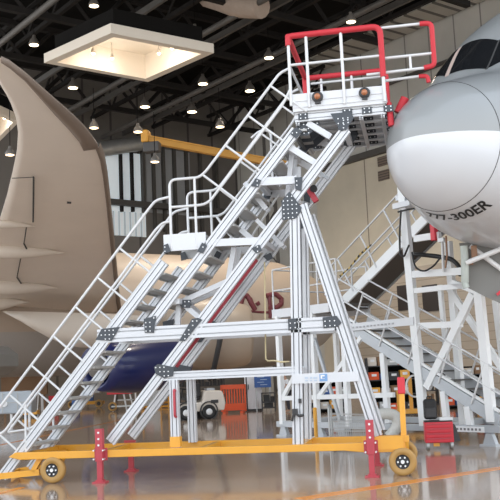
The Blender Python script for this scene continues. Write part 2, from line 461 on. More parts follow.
# ---- top platform
X0, X1, DP = -1.84, -.31, 2.2
MB().box(((X0+X1)/2, 0, 6.05), (X1-X0, .05, .30)).box(((X0+X1)/2, -.03, 5.975), (X1-X0, .02, .02)).box(((X0+X1)/2, -.03, 6.075), (X1-X0, .02, .015)).build('fascia', 'panel', A)
MB().box(((X0+X1)/2, DP, 6.05), (X1-X0, .05, .30)).build('fascia', 'panel', A)
MB().box((X0+.02, DP/2, 6.05), (.05, DP-.05, .30)).build('fascia', 'panel', A)
MB().box((X1-.02, DP/2, 6.05), (.05, DP-.05, .30)).build('fascia', 'panel', A)
MB().box(((X0+X1)/2, DP/2, 5.97), (X1-X0-.1, DP-.1, .05)).build('platform_deck', 'panel', A)
for k in range(6):
    Y = .06 + k*(DP-.12)/5
    MB().slot((X0+.02, Y, 5.82), (X1-.02, Y, 5.82), .16, .07).build('deck_joist', 'alu', A)
for x in (X0+.06, -1.05, X1-.42, X1-.07):
    MB().slot((x, .02, 5.71), (x, DP-.02, 5.71), .06, .06, side=(1, 0, 0)).build('deck_joist', 'alu', A)
for x in (X0+.06, -1.05, X1-.42, X1-.07):
    for k in range(6):
        Y = .06 + k*(DP-.12)/5 - .044
        jp = MB().box((x+.10, Y, 5.82), (.16, .014, .11)).m(1)
        for dx in (.06, .14):
            for dz in (-.03, .03): jp.cyl((x+dx, Y-.006, 5.82+dz), (x+dx, Y-.016, 5.82+dz), .012, n=6, smooth=False)
        jp.build('joist_bracket', ['plate', 'bolt'], A)
# dark corner brackets under the left edge
for Y in (.12, .55, 1.0):
    gusset([(-1.80, 5.82), (-1.42, 5.82), (-1.42, 5.68), (-1.62, 5.52), (-1.80, 5.52)], Y, .075)
gusset([(-1.22, 5.80), (-.90, 5.80), (-.84, 5.70), (-.98, 5.50), (-1.10, 5.54)], -.06, .08)
gusset([(-1.22, 5.80), (-.90, 5.80), (-.84, 5.70), (-.98, 5.50), (-1.10, 5.54)], W-.09, .08)
MB().bar((-1.62, .1, 5.72), (-1.25, .1, 5.45), .1, .08).build('knee_brace', 'alu', A)
MB().bar((-1.62, W, 5.72), (-1.25, W, 5.45), .1, .08).build('knee_brace', 'alu', A)
MB().tube([(-1.80, .05, 5.52), (-1.80, DP-.05, 5.52)], .03).build('cross_member', 'dark', A)
# platform guard rails
ZT, ZM = 7.20, 6.70
for Y in (-.04, DP+.04):
    for i, x in enumerate((-1.86, -1.56, -.98)):
        MB().cyl((x, Y, 5.95 if i else 6.0), (x, Y, ZT-.02), .026, n=10).build('rail_post', 'alu_rail', A)
    MB().cyl((X1-.02, Y, 5.92), (X1-.02, Y, 6.35), .03, n=10).build('rail_post', 'alu_rail', A)
    MB().tube([(-1.86, Y, ZM), (X1-.02, Y, ZM)], .024).build('mid_rail', 'alu_rail', A)
    MB().tube(fillet([(-1.86, Y, ZT-.16), (-1.86, Y, ZT), (X1-.02, Y, ZT), (X1-.02, Y, 6.34)], .14), .05, 10).build('padded_rail', 'red_foam', A)
MB().tube([(-1.86, -.04, ZT), (-1.86, DP+.04, ZT)], .05, 10).build('padded_rail', 'red_foam', A)
MB().tube([(-1.86, -.04, ZM), (-1.86, DP+.04, ZM)], .024).build('mid_rail', 'alu_rail', A)
MB().tube([(-1.86, DP+.04, ZT), (-1.86, DP+.04, ZT-.42)], .06, 10).build('padded_post', 'red_foam', A)
MB().tube(fillet([(-1.55, .25, 6.44), (X1+.0, .25, 6.44)], .1), .02).build('low_rail', 'alu_rail', A)
# sliding guard towards the aircraft
for (pts, mm, nm, r) in (
    ([(-.33, .02, 7.19), (.33, .02, 7.19)], 'alu_rail', 'sliding_rail', .024),
    ([(.31, .02, 7.19), (.50, .02, 7.18), (.50, .02, 6.46), (.33, .02, 6.44)], 'red_foam', 'sliding_rail_pad', .042),
    ([(-.60, .02, 6.42), (.36, .02, 6.44)], 'alu_rail', 'sliding_rail', .024),
    ([(-.33, .02, 6.67), (.48, .02, 6.67)], 'alu_rail', 'sliding_rail', .024),
    ([(.12, .02, 6.67), (.12, .02, 6.44)], 'alu_rail', 'sliding_rail', .022),
    ([(-.33, .12, 6.32), (.25, .12, 6.34)], 'alu_rail', 'sliding_rail', .024),
    ([(.24, .12, 6.34), (.38, .12, 6.33), (.39, .12, 6.22)], 'red_foam', 'sliding_rail_pad', .036)):
    MB().tube(fillet(pts, .13), r, 10).build(nm, mm, A)
# padded bumpers on the edge next to the aircraft
MB().cyl(P(388.5, 103, .1), P(391.5, 126, .1), .05, n=12).build('bumper', 'red_foam', A)
MB().cyl(P(398, 113, .3), P(405, 98, .3), .07, n=12).build('bumper', 'red_foam', A)
# amber lamps on the fascia
for p in ((317.5, 97), (364.5, 93)):
    c = P(*p, -.05)
    lm = MB().lathe([(0, .09), (.03, .095), (.05, .085), (.06, .06)], c+Vector((0, .02, 0)), (0, -1, 0), 16)
    lm.box(c+Vector((0, 0, -.1)), (.09, .06, .03))
    o = lm.build('warning_lamp', 'dark', A)
    MB().lathe([(0, .052), (.03, .045), (.045, .025), (.05, .001)], c+Vector((0, -.04, 0)), (0, -1, 0), 14).build('lens', 'amber', o)
# ---- yellow wheeled base
BZ = .45
for Y in (-.10, 1.22):
    g = MB()
    xl, xr = -6.88, -.36
    g.prism([(xl, Y-.05, .44), (xl+.12, Y-.05, .51), (xl+.3, Y-.05, .51), (xr, Y-.05, .51), (xr, Y-.05, .36), (-.95, Y-.05, .36), (-1.3, Y-.05, .40), (xl+.2, Y-.05, .39)], (0, .10, 0))
    g.build('base_beam', 'yellow', A, bevel=.008)
for x in (-6.6, -5.25, -3.6, -2.0, -.62):
    MB().box((x, .56, .45), (.10, 1.22, .10)).build('cross_beam', 'yellow', A)
MB().bar((-1.0, -.16, .50), (-.38, -.16, .50), .20, .03).build('base_cheek', 'yellow', A)
# low step frame at the foot of the stair
MB().bar(P(-8, 477, -.02), P(40, 472, -.02), .10, .08).build('foot_bar', 'yellow', A)
MB().bar(P(12, 472, W), P(42, 467, W), .10, .08).build('foot_bar', 'yellow', A)
MB().bar(P(4, 475.5, -.02), P(18, 470.5, W), .08, .08).build('foot_bar', 'yellow', A)
for Y in (-.02, W): MB().bar((-6.5, Y, .18), (-6.35, Y, .42), .08, .08).build('foot_bar', 'yellow', A)
# wheels
def wheel(c):
    w = MB().lathe([(-.065, .11), (-.065, .185), (-.05, .208), (0, .214), (.05, .208), (.065, .185), (.065, .11)], c, (0, 1, 0), 28, ring=True)
    o = w.build('wheel', 'orange_tyre', A)
    h = MB().lathe([(-.058, .001), (-.062, .04), (-.05, .06), (-.045, .10), (-.06, .115), (.06, .115), (.055, .001)], c, (0, 1, 0), 20)
    h.m(1)
    for k in range(6):
        a = k*PI/3; p = Vector(c)+Vector((.072*math.cos(a), -.05, .072*math.sin(a)))
        h.cyl(p, p+Vector((0, -.025, 0)), .015, n=6)
    h.cyl(Vector(c)+Vector((0, -.055, 0)), Vector(c)+Vector((0, -.075, 0)), .03, n=10)
    h.build('hub', ['hub', 'bolt'], o)
    return o
for (x, Y) in ((-6.10, -.12), (-.41, -.14), (-.41, 1.22)):
    wheel((x, Y, .213))
    MB().box((x, Y+(.11 if Y < .5 else -.11), .33), (.16, .05, .20)).cyl((x, Y, .213), (x, Y+(.13 if Y < .5 else -.13), .213), .03, n=10).build('wheel_bracket', 'yellow', A)
# screw jacks
def jack(x, Y):
    s = -1 if Y < .5 else 1
    g = MB()
    tz = .86 if Y < .5 else .52
    g.box((x, Y, (tz+.34)/2), (.12, .11, tz-.34)).box((x, Y, .30), (.085, .085, .5)).box((x, Y, .012), (.22, .20, .024)).box((x, Y, .035), (.13, .13, .03))
    g.box((x, Y-.05*s, .45), (.22, .02, .20)).m(1)
    for dx in (-.08, .08):
        for dz in (.38, .52): g.cyl((x+dx, Y+.0*s, dz), (x+dx, Y+.03*s-.06*(s < 0), dz), .014, n=6)
    for dz in ((.6, .7, .8) if Y < .5 else ()): g.cyl((x, Y-.05, dz), (x, Y-.065, dz), .018, n=8)
    return g.build('jack_leg', ['pinkred', 'bolt'], A, bevel=.004)
for (x, Y) in ((XZ(105, 470)[0]+.0, -.22), (XZ(105, 470)[0], 1.36), (XZ(373, 470)[0], -.22), (XZ(373, 470)[0], 1.36)): jack(x, Y)
# steering handle
hb = XZ(404, 440, -.05); ht = XZ(401, 380, -.05)
hd = MB().bar(pt(hb, -.05), pt(ht, -.05), .085, .07).build('tow_handle', 'yellow', A, bevel=.01)
MB().bar(pt(XZ(401.7, 394, -.05), -.05), pt(XZ(400.8, 377, -.05), -.05), .115, .10).build('grip', 'red', hd, bevel=.02)
MB().box((hb[0], -.05, .55), (.16, .16, .10)).build('handle_socket', 'yellow', A, bevel=.01)
# ================================================================== SECOND STAIR BEHIND
BANG = math.radians(-42)
B0 = Vector((1.094, 4.435, 0))
B = thing('switchback_stair', 'white switchback work stair with two flights standing under the nose, behind the yellow base', 'stairs', B0, BANG)
def L(u, z, v=0.0): return Vector((u, v, z))
Bd, Bn = Vector((math.cos(BANG), math.sin(BANG), 0)), Vector((-math.sin(BANG), math.cos(BANG), 0))
def BL(px, py, v=0.0):                      # sight line onto the plane of the stair at depth v, in its own axes
    d = ray(px, py); c = B0 + Bn*v - CAM
    p = CAM + d*(c.dot(Bn)/d.dot(Bn)) - B0
    return Vector((p.dot(Bd), v, p.z))
def bb(a, c, h=.1, w=.1, name='brace', m='standw'):
    return MB().bar(a, c, h, w).build(name, m, B, local=True)
def lo(u): return 2.74 - .514*(u+3.95)
def hi(u): return 3.30 + .577*(u+5.0)
# base frame and feet
for v in (0, 2.0): bb(L(-6.55, .30, v), L(.45, .34, v), .14, .10, 'base_beam', 'greyblue')
for u in (-6.3, -4.4, -1.6, .2): bb(L(u, .32, .05), L(u, .32, 1.95), .12, .10, 'base_beam', 'greyblue')
for (u, v) in ((-6.3, 0), (-4.9, 0), (.15, 0), (-6.3, 2.0), (.15, 2.0)):
    g = MB().prism([L(u-.16, .03, v-.05), L(u+.16, .03, v-.05), L(u+.07, .25, v-.05), L(u-.07, .25, v-.05)], (0, .10, 0)).box(L(u, .02, v), (.40, .22, .04))
    g.build('foot', 'greyblue', B, local=True)
bp = MB().box(L(-.42, .325, -.06), (.95, .02, .11)).m(1)
for k in range(9): bp.box(L(-.80+k*.095, .325, -.073), (.05, .006, .045))
bp.build('base_placard', ['white', mat('placard_print', (.18,.18,.19), .6)], B, local=True)
# legs of the landing
for u, v in ((-6.35, 0), (-5.0, 0), (-3.9, 0), (-6.35, 2.0)):
    bb(L(u, .3, v), L(u, 3.05, v), .12, .12, 'leg')
for v in (0,):
    bb(L(-6.3, .95, v), L(-2.4, 1.02, v), .11, .09, 'tie_beam')
    bb(L(-6.3, .45+.5, v), L(-4.95, 2.4, v), .10, .08); bb(L(-4.95, .95, v), L(-3.3, 2.35, v), .10, .08)
bb(L(-4.95, 2.4, .0), L(-4.2, .45, .0), .08, .06, 'brace', 'greyblue')
bb(L(-2.62, .4, 0), L(-2.66, 1.95, 0), .13, .10, 'leg')
for q in ((422, 390, 420), (443, 385, 418), (467, 398, 418)):
    a = BL(q[0], q[1]); bb(L(a.x, lo(a.x)-.12), L(a.x+.04, .36), .13, .1, 'leg')
# landing deck
MB().box(L(-5.45, 3.12, 0), (2.2, .06, .22)).build('landing_fascia', 'panel', B, local=True)
MB().box(L(-5.75, 3.12, 2.0), (1.5, .06, .22)).build('landing_fascia', 'panel', B, local=True)
MB().box(L(-6.5, 3.12, 1.0), (.06, 2.0, .22)).build('landing_fascia', 'panel', B, local=True)
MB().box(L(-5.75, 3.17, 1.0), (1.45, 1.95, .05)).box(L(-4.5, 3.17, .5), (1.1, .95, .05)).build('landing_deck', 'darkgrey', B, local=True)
def rl(pts, name='handrail', r=.022, fr=.1): return MB().tube(fillet(pts, fr), r).build(name, 'alu_rail', B, local=True)
for v, ue in ((0, -4.05), (2.0, -5.05)):
    rl([L(-6.5, 3.2, v), L(-6.5, 4.27, v), L(ue, 4.27, v)]); rl([L(-6.5, 3.72, v), L(ue, 3.72, v)], 'mid_rail')
    rl([L(-4.75 if v == 0 else -5.6, 3.2, v), L(-4.75 if v == 0 else -5.6, 4.27, v)], 'rail_post'); rl([L(ue, 3.2, v), L(ue, 4.27, v)], 'rail_post')
rl([L(-6.5, 4.27, 0), L(-6.5, 4.27, 2.0)]); rl([L(-6.5, 3.72, 0), L(-6.5, 3.72, 2.0)], 'mid_rail')
# lower flight in front
un = Vector((.457, 0, .889)); hn = Vector((-.50, 0, .866))
for v in (0, .9):
    MB().bar(L(-4.0, lo(-4.0), v), L(.42, lo(.42), v), .24, .06).build('stringer', 'greyblue', B, local=True)
    MB().bar(L(-4.0, lo(-4.0)+.19, v), L(.42, lo(.42)+.19, v), .05, .06).build('kick_rail', 'standw', B, local=True)
    e = -.04 if v == 0 else .04
    for k in range(6):
        u = -3.55 + k*.83
        rl([L(u, lo(u), v+e), L(u, lo(u), v+e)+un*.92], 'rail_rung', .022)
    for d, nm in ((.92, 'handrail'), (.5, 'mid_rail')):
        a, c = -4.35, .55
        rl([L(a, lo(a), v+e)+un*d, L(c, lo(c), v+e)+un*d], nm)
for k in range(11):
    u = -3.75 + k*.385
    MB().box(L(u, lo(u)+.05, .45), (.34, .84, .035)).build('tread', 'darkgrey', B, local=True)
# upper flight behind it
for v in (1.05, 1.95):
    MB().bar(L(-5.05, hi(-5.05), v), L(-1.75, hi(-1.75), v), .24, .06).build('stringer', 'greyblue' if v > 1.5 else 'standw', B, local=True)
    e = -.04 if v < 1.5 else .04
    for k in range(4):
        u = -4.55 + k*.86
        rl([L(u, hi(u), v+e), L(u, hi(u), v+e)+hn*1.0], 'rail_rung', .022)
    for d, nm in ((1.0, 'handrail'), (.52, 'mid_rail')):
        rl([L(-5.35, hi(-5.35), v+e)+hn*d, L(-1.9, hi(-1.9), v+e)+hn*d], nm)
for k in range(10):
    u = -4.85 + k*.33
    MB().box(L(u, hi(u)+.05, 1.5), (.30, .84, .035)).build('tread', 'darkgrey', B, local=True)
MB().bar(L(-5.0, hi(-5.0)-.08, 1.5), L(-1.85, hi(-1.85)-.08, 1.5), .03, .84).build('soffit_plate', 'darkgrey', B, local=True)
# striped tape on the landing rail
MB().tube([L(-4.98, 3.98, 1.0), L(-4.6, 4.15, 1.0), L(-4.2, 4.45, 1.0), L(-3.8, 4.62, 1.0)], .025, 6).build('barrier_tape', stripes('barrier_tape_stripes', (.55,.40,.12), (.03,.03,.03), 7, 0, .45), B, local=True)
# tall frame at the aircraft end
p0, p1 = BL(402, 186), BL(424, 421)
bb(L(p1.x, .36), L(p0.x, 5.6), .19, .12, 'frame_post'); 
q0, q1 = BL(447, 226, .6), BL(463, 417, .6)
bb(L(q1.x, .36, .6), L(q0.x, 4.3, .6), .15, .12, 'frame_post')
def br(a, c, h, w=.1, v=0.0, name='brace', m='standw'): return bb(BL(*a, v), BL(*c, v), h, w, name, m)
br((412, 274.5), (464, 271), .15); br((414, 291), (464, 285.5), .11); br((415, 239), (440, 235), .14); br((344, 328), (414, 321), .17, .05, -.06, 'label_bar', 'panel')
tb = MB()
for k in range(12):
    a = BL(353+k*3.6, 327.6-k*.37, -.1); tb.box(a, (.055, .008, .035))
tb.build('label_print', mat('grey_print', (.42,.43,.45), .6), B, local=True)
br((479, 293), (492, 422), .19, .12, 0, 'frame_post'); br((473, 294), (427, 388), .16); br((449, 288), (503, 370), .13, .08, .5); br((452, 282), (480, 293), .11)
br((415, 326), (462, 324), .13, .08); br((440, 285), (450, 392), .10, .08, 1.0, 'frame_post'); br((397, 207), (414, 203), .12, .3, .0, 'top_plate', 'panel'); br((400, 199), (410, 196.5), .10, .3, .1, 'top_plate', 'panel')
br((496, 300), (512, 430), .15, .1, .9, 'frame_post')
# red jack with its pole and hoses
c = BL(434, 231, -.05); MB().box(c, (.13, .12, .42)).build('jack_block', 'red', B, local=True, bevel=.015)
MB().tube([BL(442, 238, -.1), BL(443.5, 272, -.1)], .03, 8).box(BL(442, 240, -.1), (.16, .1, .08)).build('jack_pole', 'alu_rail', B, local=True)
MB().tube([BL(446, 236, -.12), BL(447, 255, -.12), BL(445.5, 268, -.12)], .02, 6).build('hose', 'copper', B, local=True)
MB().tube(fillet([BL(401, 210, -.15), BL(399.5, 235, -.15), BL(400, 255, -.15), BL(404, 257, -.15), BL(409, 245, -.15)], .25), .022, 6).tube(fillet([BL(398, 212, -.15), BL(410, 209, -.15), BL(421, 208, -.15)], .2), .022, 6).build('cable', 'black', B, local=True)
MB().tube(fillet([BL(412, 252, -.15), BL(415, 268, -.15), BL(424, 272, -.15), BL(434, 266, -.15), BL(440, 258, -.15)], .3), .02, 6).tube(fillet([BL(414, 254, .3), BL(435, 256, .3), BL(452, 259, .3), BL(459, 266, .3), BL(461, 276, .3)], .3), .05, 8).build('cable', 'black', B, local=True)
# pads on the aircraft end
MB().bar(BL(463, 246, .2), BL(472, 276, .2), .05, .05).build('pad_arm', 'standw', B, local=True)

# ================================================================== NEARER AIRLINER (nose)
NH = math.radians(-124.45)                   # heading, nose pointing towards the left and the viewer
hx = Vector((math.cos(NH), math.sin(NH), 0)); AX = -hx             # aft axis
PORT = Vector((-hx.y, hx.x, 0))             # port side
TIP = Vector((.037, -.424, 5.229))
N1 = thing('airliner', 'nearer airliner, white with grey crown, black type lettering under the nose, seen nose-on at right', 'airplane', (TIP.x, TIP.y, 0))
SEC = [(0, 0, 0, 0), (.02, .16, -.17, .16), (.1, .35, -.37, .35), (.33, .65, -.72, .69), (.66, .90, -.99, .95), (.89, 1.01, -1.11, 1.06), (1.54, 1.24, -1.29, 1.38), (2.14, 1.43, -1.43, 1.7), (2.49, 1.58, -1.5, 1.89),
       (3.04, 2.25, -1.58, 2.19), (3.54, 2.79, -1.65, 2.44), (4.54, 3.51, -1.8, 2.82), (6.04, 4.09, -2.0, 3.19), (7.54, 4.36, -2.11, 3.39), (9.54, 4.51, -2.17, 3.53), (24, 4.51, -2.17, 3.53)]
def sec(s):
    s = max(0, min(23.9, s))
    for i in range(len(SEC)-1):
        if SEC[i][0] <= s <= SEC[i+1][0]:
            a, b_ = SEC[i], SEC[i+1]; t = (s-a[0])/(b_[0]-a[0]); out = []
            if i == 0: t2 = math.sqrt(t); return [b_[k]*t2 for k in (1, 2, 3)]
            pm = SEC[i-1]; nx = SEC[min(i+2, len(SEC)-1)]
            for k in (1, 2, 3):
                h = b_[0]-a[0]
                m0 = (b_[k]-pm[k])/(b_[0]-pm[0]); m1 = (nx[k]-a[k])/(nx[0]-a[0]) if nx[0] > a[0] else 0
                out.append((2*t**3-3*t*t+1)*a[k] + (t**3-2*t*t+t)*h*m0 + (-2*t**3+3*t*t)*b_[k] + (t**3-t*t)*h*m1)
            return out
    return SEC[-1][1:]
def S(s, th, o=0.0):                        # th measured from the crown towards port
    tp, bt, hw = sec(s); c = (tp+bt)/2; r = (tp-bt)/2
    return TIP + AX*s + PORT*((hw+o)*math.sin(th)) + Vector((0, 0, c + (r+o)*math.cos(th)))
def livery():
    m = bpy.data.materials.new('grey_over_white_livery'); N, Lk, b = nt(m)
    tc = N.new('ShaderNodeTexCoord'); sp = N.new('ShaderNodeSeparateXYZ'); Lk.new(tc.outputs['Object'], sp.inputs[0])
    gt = N.new('ShaderNodeMath'); gt.operation = 'GREATER_THAN'; gt.inputs[1].default_value = 5.20
    Lk.new(sp.outputs[2], gt.inputs[0])
    mx = N.new('ShaderNodeMix'); mx.data_type = 'RGBA'; mx.inputs[6].default_value = (.66,.69,.73, 1); mx.inputs[7].default_value = (.30,.315,.32, 1)
    Lk.new(gt.outputs[0], mx.inputs[0]); Lk.new(mx.outputs[2], b.inputs['Base Color'])
    b.inputs['Roughness'].default_value = .3; b.inputs['Coat Weight'].default_value = .4; b.inputs['Coat Roughness'].default_value = .06
    return m
ss = [0, .003, .01, .02, .05, .1, .18, .3, .45, .65, .77, .89] + [.89 + k*.2 for k in range(1, 25)] + [6.5, 7.2, 8, 9, 10, 13, 18, 24]
rows = [[S(s, 2*PI*k/72) for k in range(73)] for s in ss]
MB().grid(rows).build('fuselage', livery(), N1)
MB().tube([S(.89, 2*PI*k/72, .001) for k in range(72)], .006, 6, closed=True).build('radome_joint', 'seam', N1)
def patch(corners, m, name, o=.012, n=10, parent=N1, side=1):
    (s0, t0), (s1, t1), (s2, t2), (s3, t3) = corners; rows = []
    for i in range(n+1):
        r = []
        for j in range(n+1):
            u, v = i/n, j/n
            s = lerp(lerp(s0, s1, u), lerp(s3, s2, u), v); t = lerp(lerp(t0, t1, u), lerp(t3, t2, u), v)
            r.append(S(s, side*t, o))
        rows.append(r)
    return MB().grid(rows).build(name, m, parent)
dg = math.radians
for sd in (1, -1):
    patch(((2.52, dg(.6)), (2.89, dg(28)), (3.55, dg(25.5)), (3.05, dg(.5))), 'glass', 'windshield', side=sd)
    patch(((2.95, dg(32)), (3.6, dg(49)), (4.0, dg(40)), (3.64, dg(28.5))), 'glass', 'side_window', side=sd)
    patch(((2.86, dg(28.3)), (2.92, dg(31.6)), (3.62, dg(28.3)), (3.53, dg(25.7))), mat('window_post_%d' % sd, (.55,.43,.38), .5), 'window_post', o=.016, side=sd)
patch(((2.50, dg(-.8)), (2.50, dg(.8)), (3.06, dg(.7)), (3.06, dg(-.7))), 'seam', 'window_post', o=.010)
# type lettering wrapped on the chin
def wrapped_text(body, size, conv, name, m, parent, ext=.0):
    cu = bpy.data.curves.new('lettering_curve', 'FONT'); cu.body = body; cu.size = size; cu.offset = size*.026; cu.resolution_u = 3
    o = bpy.data.objects.new('lettering_curve', cu); COL.objects.link(o)
    dgp = bpy.context.evaluated_depsgraph_get(); me = bpy.data.meshes.new_from_object(o.evaluated_get(dgp))
    bpy.data.objects.remove(o)
    bm = bmesh.new(); bm.from_mesh(me)
    bmesh.ops.subdivide_edges(bm, edges=[e for e in bm.edges if e.calc_length() > size*.25], cuts=1)
    bmesh.ops.triangulate(bm, faces=bm.faces)
    par = parent if parent.parent is None else parent.parent
    off = Vector(par.location)
    global TXT_W
    TXT_W = max(v.co.x for v in bm.verts)
    for v in bm.verts: v.co = conv(v.co.x, v.co.y) - off
    bm.to_mesh(me); bm.free(); me.materials.clear(); me.materials.append(M[m])
    o = bpy.data.objects.new(name, me); COL.objects.link(o); o.parent = parent
    return o
TXT_W = 1.0
def chin(x, y):
    f = x/TXT_W; g_ = y/.175
    return S(1.25 + .02*f - .24*g_, dg(209 - 58*f - 3*g_), .006)
wrapped_text('777-300ER', .25, chin, 'lettering', 'text', N1)
# small drain marks, antenna and probes under the nose
MB().bar(S(2.0, dg(166), .02), S(2.15, dg(163), .03), .05, .03).build('probe', 'dark', N1)
# nose gear bay: door, hinge bracket, struts
dp = [P(459, 243, 2.3), P(463, 262, 2.3), P(466, 287, 2.3), P(486, 297, 2.3), P(520, 312, 2.3), P(530, 240, 2.3)]
MB().prism(dp, (.10, .16, 0)).build('gear_door', 'gearg', N1)
a = P(465, 246, 2.1)
MB().tube(fillet([P(464, 246, 2.1), P(465, 262, 2.1), P(465, 284, 2.1), P(466.5, 288, 2.1)], .2), [.07]*8+[.06]*6, 8).build('hinge_bracket', 'bracket', N1)
MB().tube([P(466, 263, 1.95), P(506, 247, 1.95)], .045, 8).build('gear_strut', 'white', N1)
MB().tube([P(470, 246, 2.2), P(505, 272, 2.2)], .045, 8).build('gear_strut', 'white', N1)
MB().box(P(474, 252, 2.15), (.10, .12, .22)).box(P(471, 262, 2.1), (.07, .1, .1)).build('gear_latch', 'copper', N1)
MB().bar(P(498, 292, 2.2), P(500, 294, 2.2), .10, .06).build('gear_flag', 'red', N1)
# ================================================================== HANGAR
HC = Vector((-13.5, 54.3, 0))               # far corner of the hall
Hu, Hv = Bd.copy(), -Bn                     # along the far wall, and back towards the doors
def H(u, v, z): return HC + Hu*u + Hv*v + Vector((0, 0, z))
ZC = 23.0
fl = MB()._add([H(-.3, -.3, 0), H(64, -.3, 0), H(64, 50, 0), H(-.3, 50, 0), H(-.3, -.3, -.2), H(64, -.3, -.2), H(64, 50, -.2), H(-.3, 50, -.2)], [(0,1,2,3),(7,6,5,4),(0,4,5,1),(1,5,6,2),(2,6,7,3),(3,7,4,0)])
struct('floor', fl, 'floor')
def slab(name, u0, u1, v0, v1, z0, z1, m):
    g = MB(); vs = [H(u, v, z) for u in (u0, u1) for v in (v0, v1) for z in (z0, z1)]
    g._add(vs, [(0,1,3,2),(4,6,7,5),(0,4,5,1),(2,3,7,6),(0,2,6,4),(1,5,7,3)])
    return struct(name, g, m)
def hmat(name, c1, c2, scale, axis, width, **k):
    """cladding lines along the hall's own axes"""
    m = stripes(name, c1, c2, scale, axis, width, **k); N, Lk = m.node_tree.nodes, m.node_tree.links
    tc = [n for n in N if n.type == 'TEX_COORD'][0]; sp = [n for n in N if n.type == 'SEPXYZ'][0]
    mp = N.new('ShaderNodeMapping'); mp.inputs['Rotation'].default_value = (0, 0, -BANG)
    Lk.new(tc.outputs['Object'], mp.inputs['Vector']); Lk.new(mp.outputs['Vector'], sp.inputs[0])
    return m
slab('ceiling', -.3, 50, -.3, 42, ZC, ZC+.3, 'ceil')
slab('wall_left', -.3, 0, -.3, 24, 0, ZC, hmat('wall_dark_liner', (.17,.155,.14), (.07,.065,.06), .45, 1, .08))
slab('wall_back', 0, 46, -.3, 0, 0, ZC, hmat('wall_grey_sheet', (.50,.49,.455), (.22,.21,.20), .5, 0, .05))
# tan cladding of the lower back wall, and the annex at its foot
slab('trim_1', 9.5, 46, 0, .25, 0, 15.3, hmat('tan_cladding_panels', (.52,.47,.38), (.2,.17,.14), .125, 0, .012, rough=.8))
slab('trim_2', 9.4, 46, .2, .6, 15.2, 15.6, 'truss2')
slab('wall_annex', 14.0, 46, .25, 3.0, 0, 7.2, stripes('annex_boards', (.36,.315,.26), (.22,.19,.155), 2.2, 2, .07, rough=.8))
def on_annex(px, py):                       # sight line on the annex face
    d = ray(px, py); n = Hv; c = H(0, 3.0, 0) - CAM; return CAM + d*(c.dot(n)/d.dot(n))
def hcoord(p): q = p-HC; return q.dot(Hu), q.dot(Hv), q.z
for i, (x0, y0, x1, y1) in enumerate(((399, 284, 413, 311), (424, 284, 437, 312))):
    a, c = hcoord(on_annex(x0, y1)), hcoord(on_annex(x1, y0))
    slab('window_%d' % (i+1), a[0], c[0], 2.95, 3.06, a[2], c[2], mat('dark_window_%d' % i, (.035,.03,.03), .3))
# brown vents on the tan wall
def on_back(px, py, v=.25):
    d = ray(px, py); c = H(0, v, 0) - CAM; return CAM + d*(c.dot(Hv)/d.dot(Hv))
for i, (x0, y0, x1, y1) in enumerate(((379, 155, 388.5, 167), (379.5, 169, 389, 181.5))):
    a, c = hcoord(on_back(x0, y1)), hcoord(on_back(x1, y0))
    g = MB(); g._add([H(u, v, z) for u in (a[0], c[0]) for v in (.25, .36) for z in (a[2], c[2])], [(0,1,3,2),(4,6,7,5),(0,4,5,1),(2,3,7,6),(0,2,6,4),(1,5,7,3)])
    tag(g.build('wall_vent', stripes('vent_louvres_%d' % i, (.16,.12,.095), (.05,.04,.03), 6, 2, .3)), ('upper' if i == 0 else 'lower')+' of two square brown louvred vents on the tan wall', 'vent', 'square vents on the tan wall')
# silver sheets on the left wall with an added glow, dark strips, white corrugated sheet
def on_left(px, py, u=.02):
    d = ray(px, py); c = H(u, 0, 0) - CAM; return CAM + d*(c.dot(Hu)/d.dot(Hu))
def left_slab(name, x0, x1, y0, y1, t, m, u=0.0):
    a = hcoord(on_left(x0, (y0+y1)/2, u)); b_ = hcoord(on_left(x1, (y0+y1)/2, u))
    za = hcoord(on_left((x0+x1)/2, y1, u))[2]; zb = hcoord(on_left((x0+x1)/2, y0, u))[2]
    return slab(name, u, u+t, min(a[1], b_[1]), max(a[1], b_[1]), za, zb, m)
silver = mat('daylit_translucent_sheet', (.80,.88,.92), .5, 0, .2, 1.2, emit=(.80,.92,1.0), estr=.28)  # faint emission put in as daylight through the sheet
left_slab('window_3', 100, 140, 152, 212, .10, silver)  # silver wall sheet with an added glow, not a window
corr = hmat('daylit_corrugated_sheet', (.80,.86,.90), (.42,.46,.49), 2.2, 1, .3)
cb_n = corr.node_tree.nodes['Principled BSDF']; cb_n.inputs['Emission Color'].default_value = (.8, .92, 1, 1); cb_n.inputs['Emission Strength'].default_value = .2  # the same daylight glow added to the corrugated sheet
left_slab('window_4', 106, 145, 212, 236, .14, corr)  # corrugated wall sheet with an added glow, not a window
for i, (x, y0, y1) in enumerate(((120, 148, 212), (131, 148, 212), (142, 140, 212), (153, 146, 232), (163, 148, 232), (174, 146, 235), (186, 145, 235), (200, 150, 235), (216, 150, 235))):
    left_slab('trim_%d' % (5+i), x-1.0, x+1.0, y0, y1, .3, 'truss' if i < 2 else 'truss2', .1)
left_slab('trim_14', 146, 190, 150, 214, .06, mat('grey_liner', (.36,.37,.38), .6, 0, .2, .6))
left_slab('trim_15', 100, 235, 205, 210, .5, 'truss2', .4)
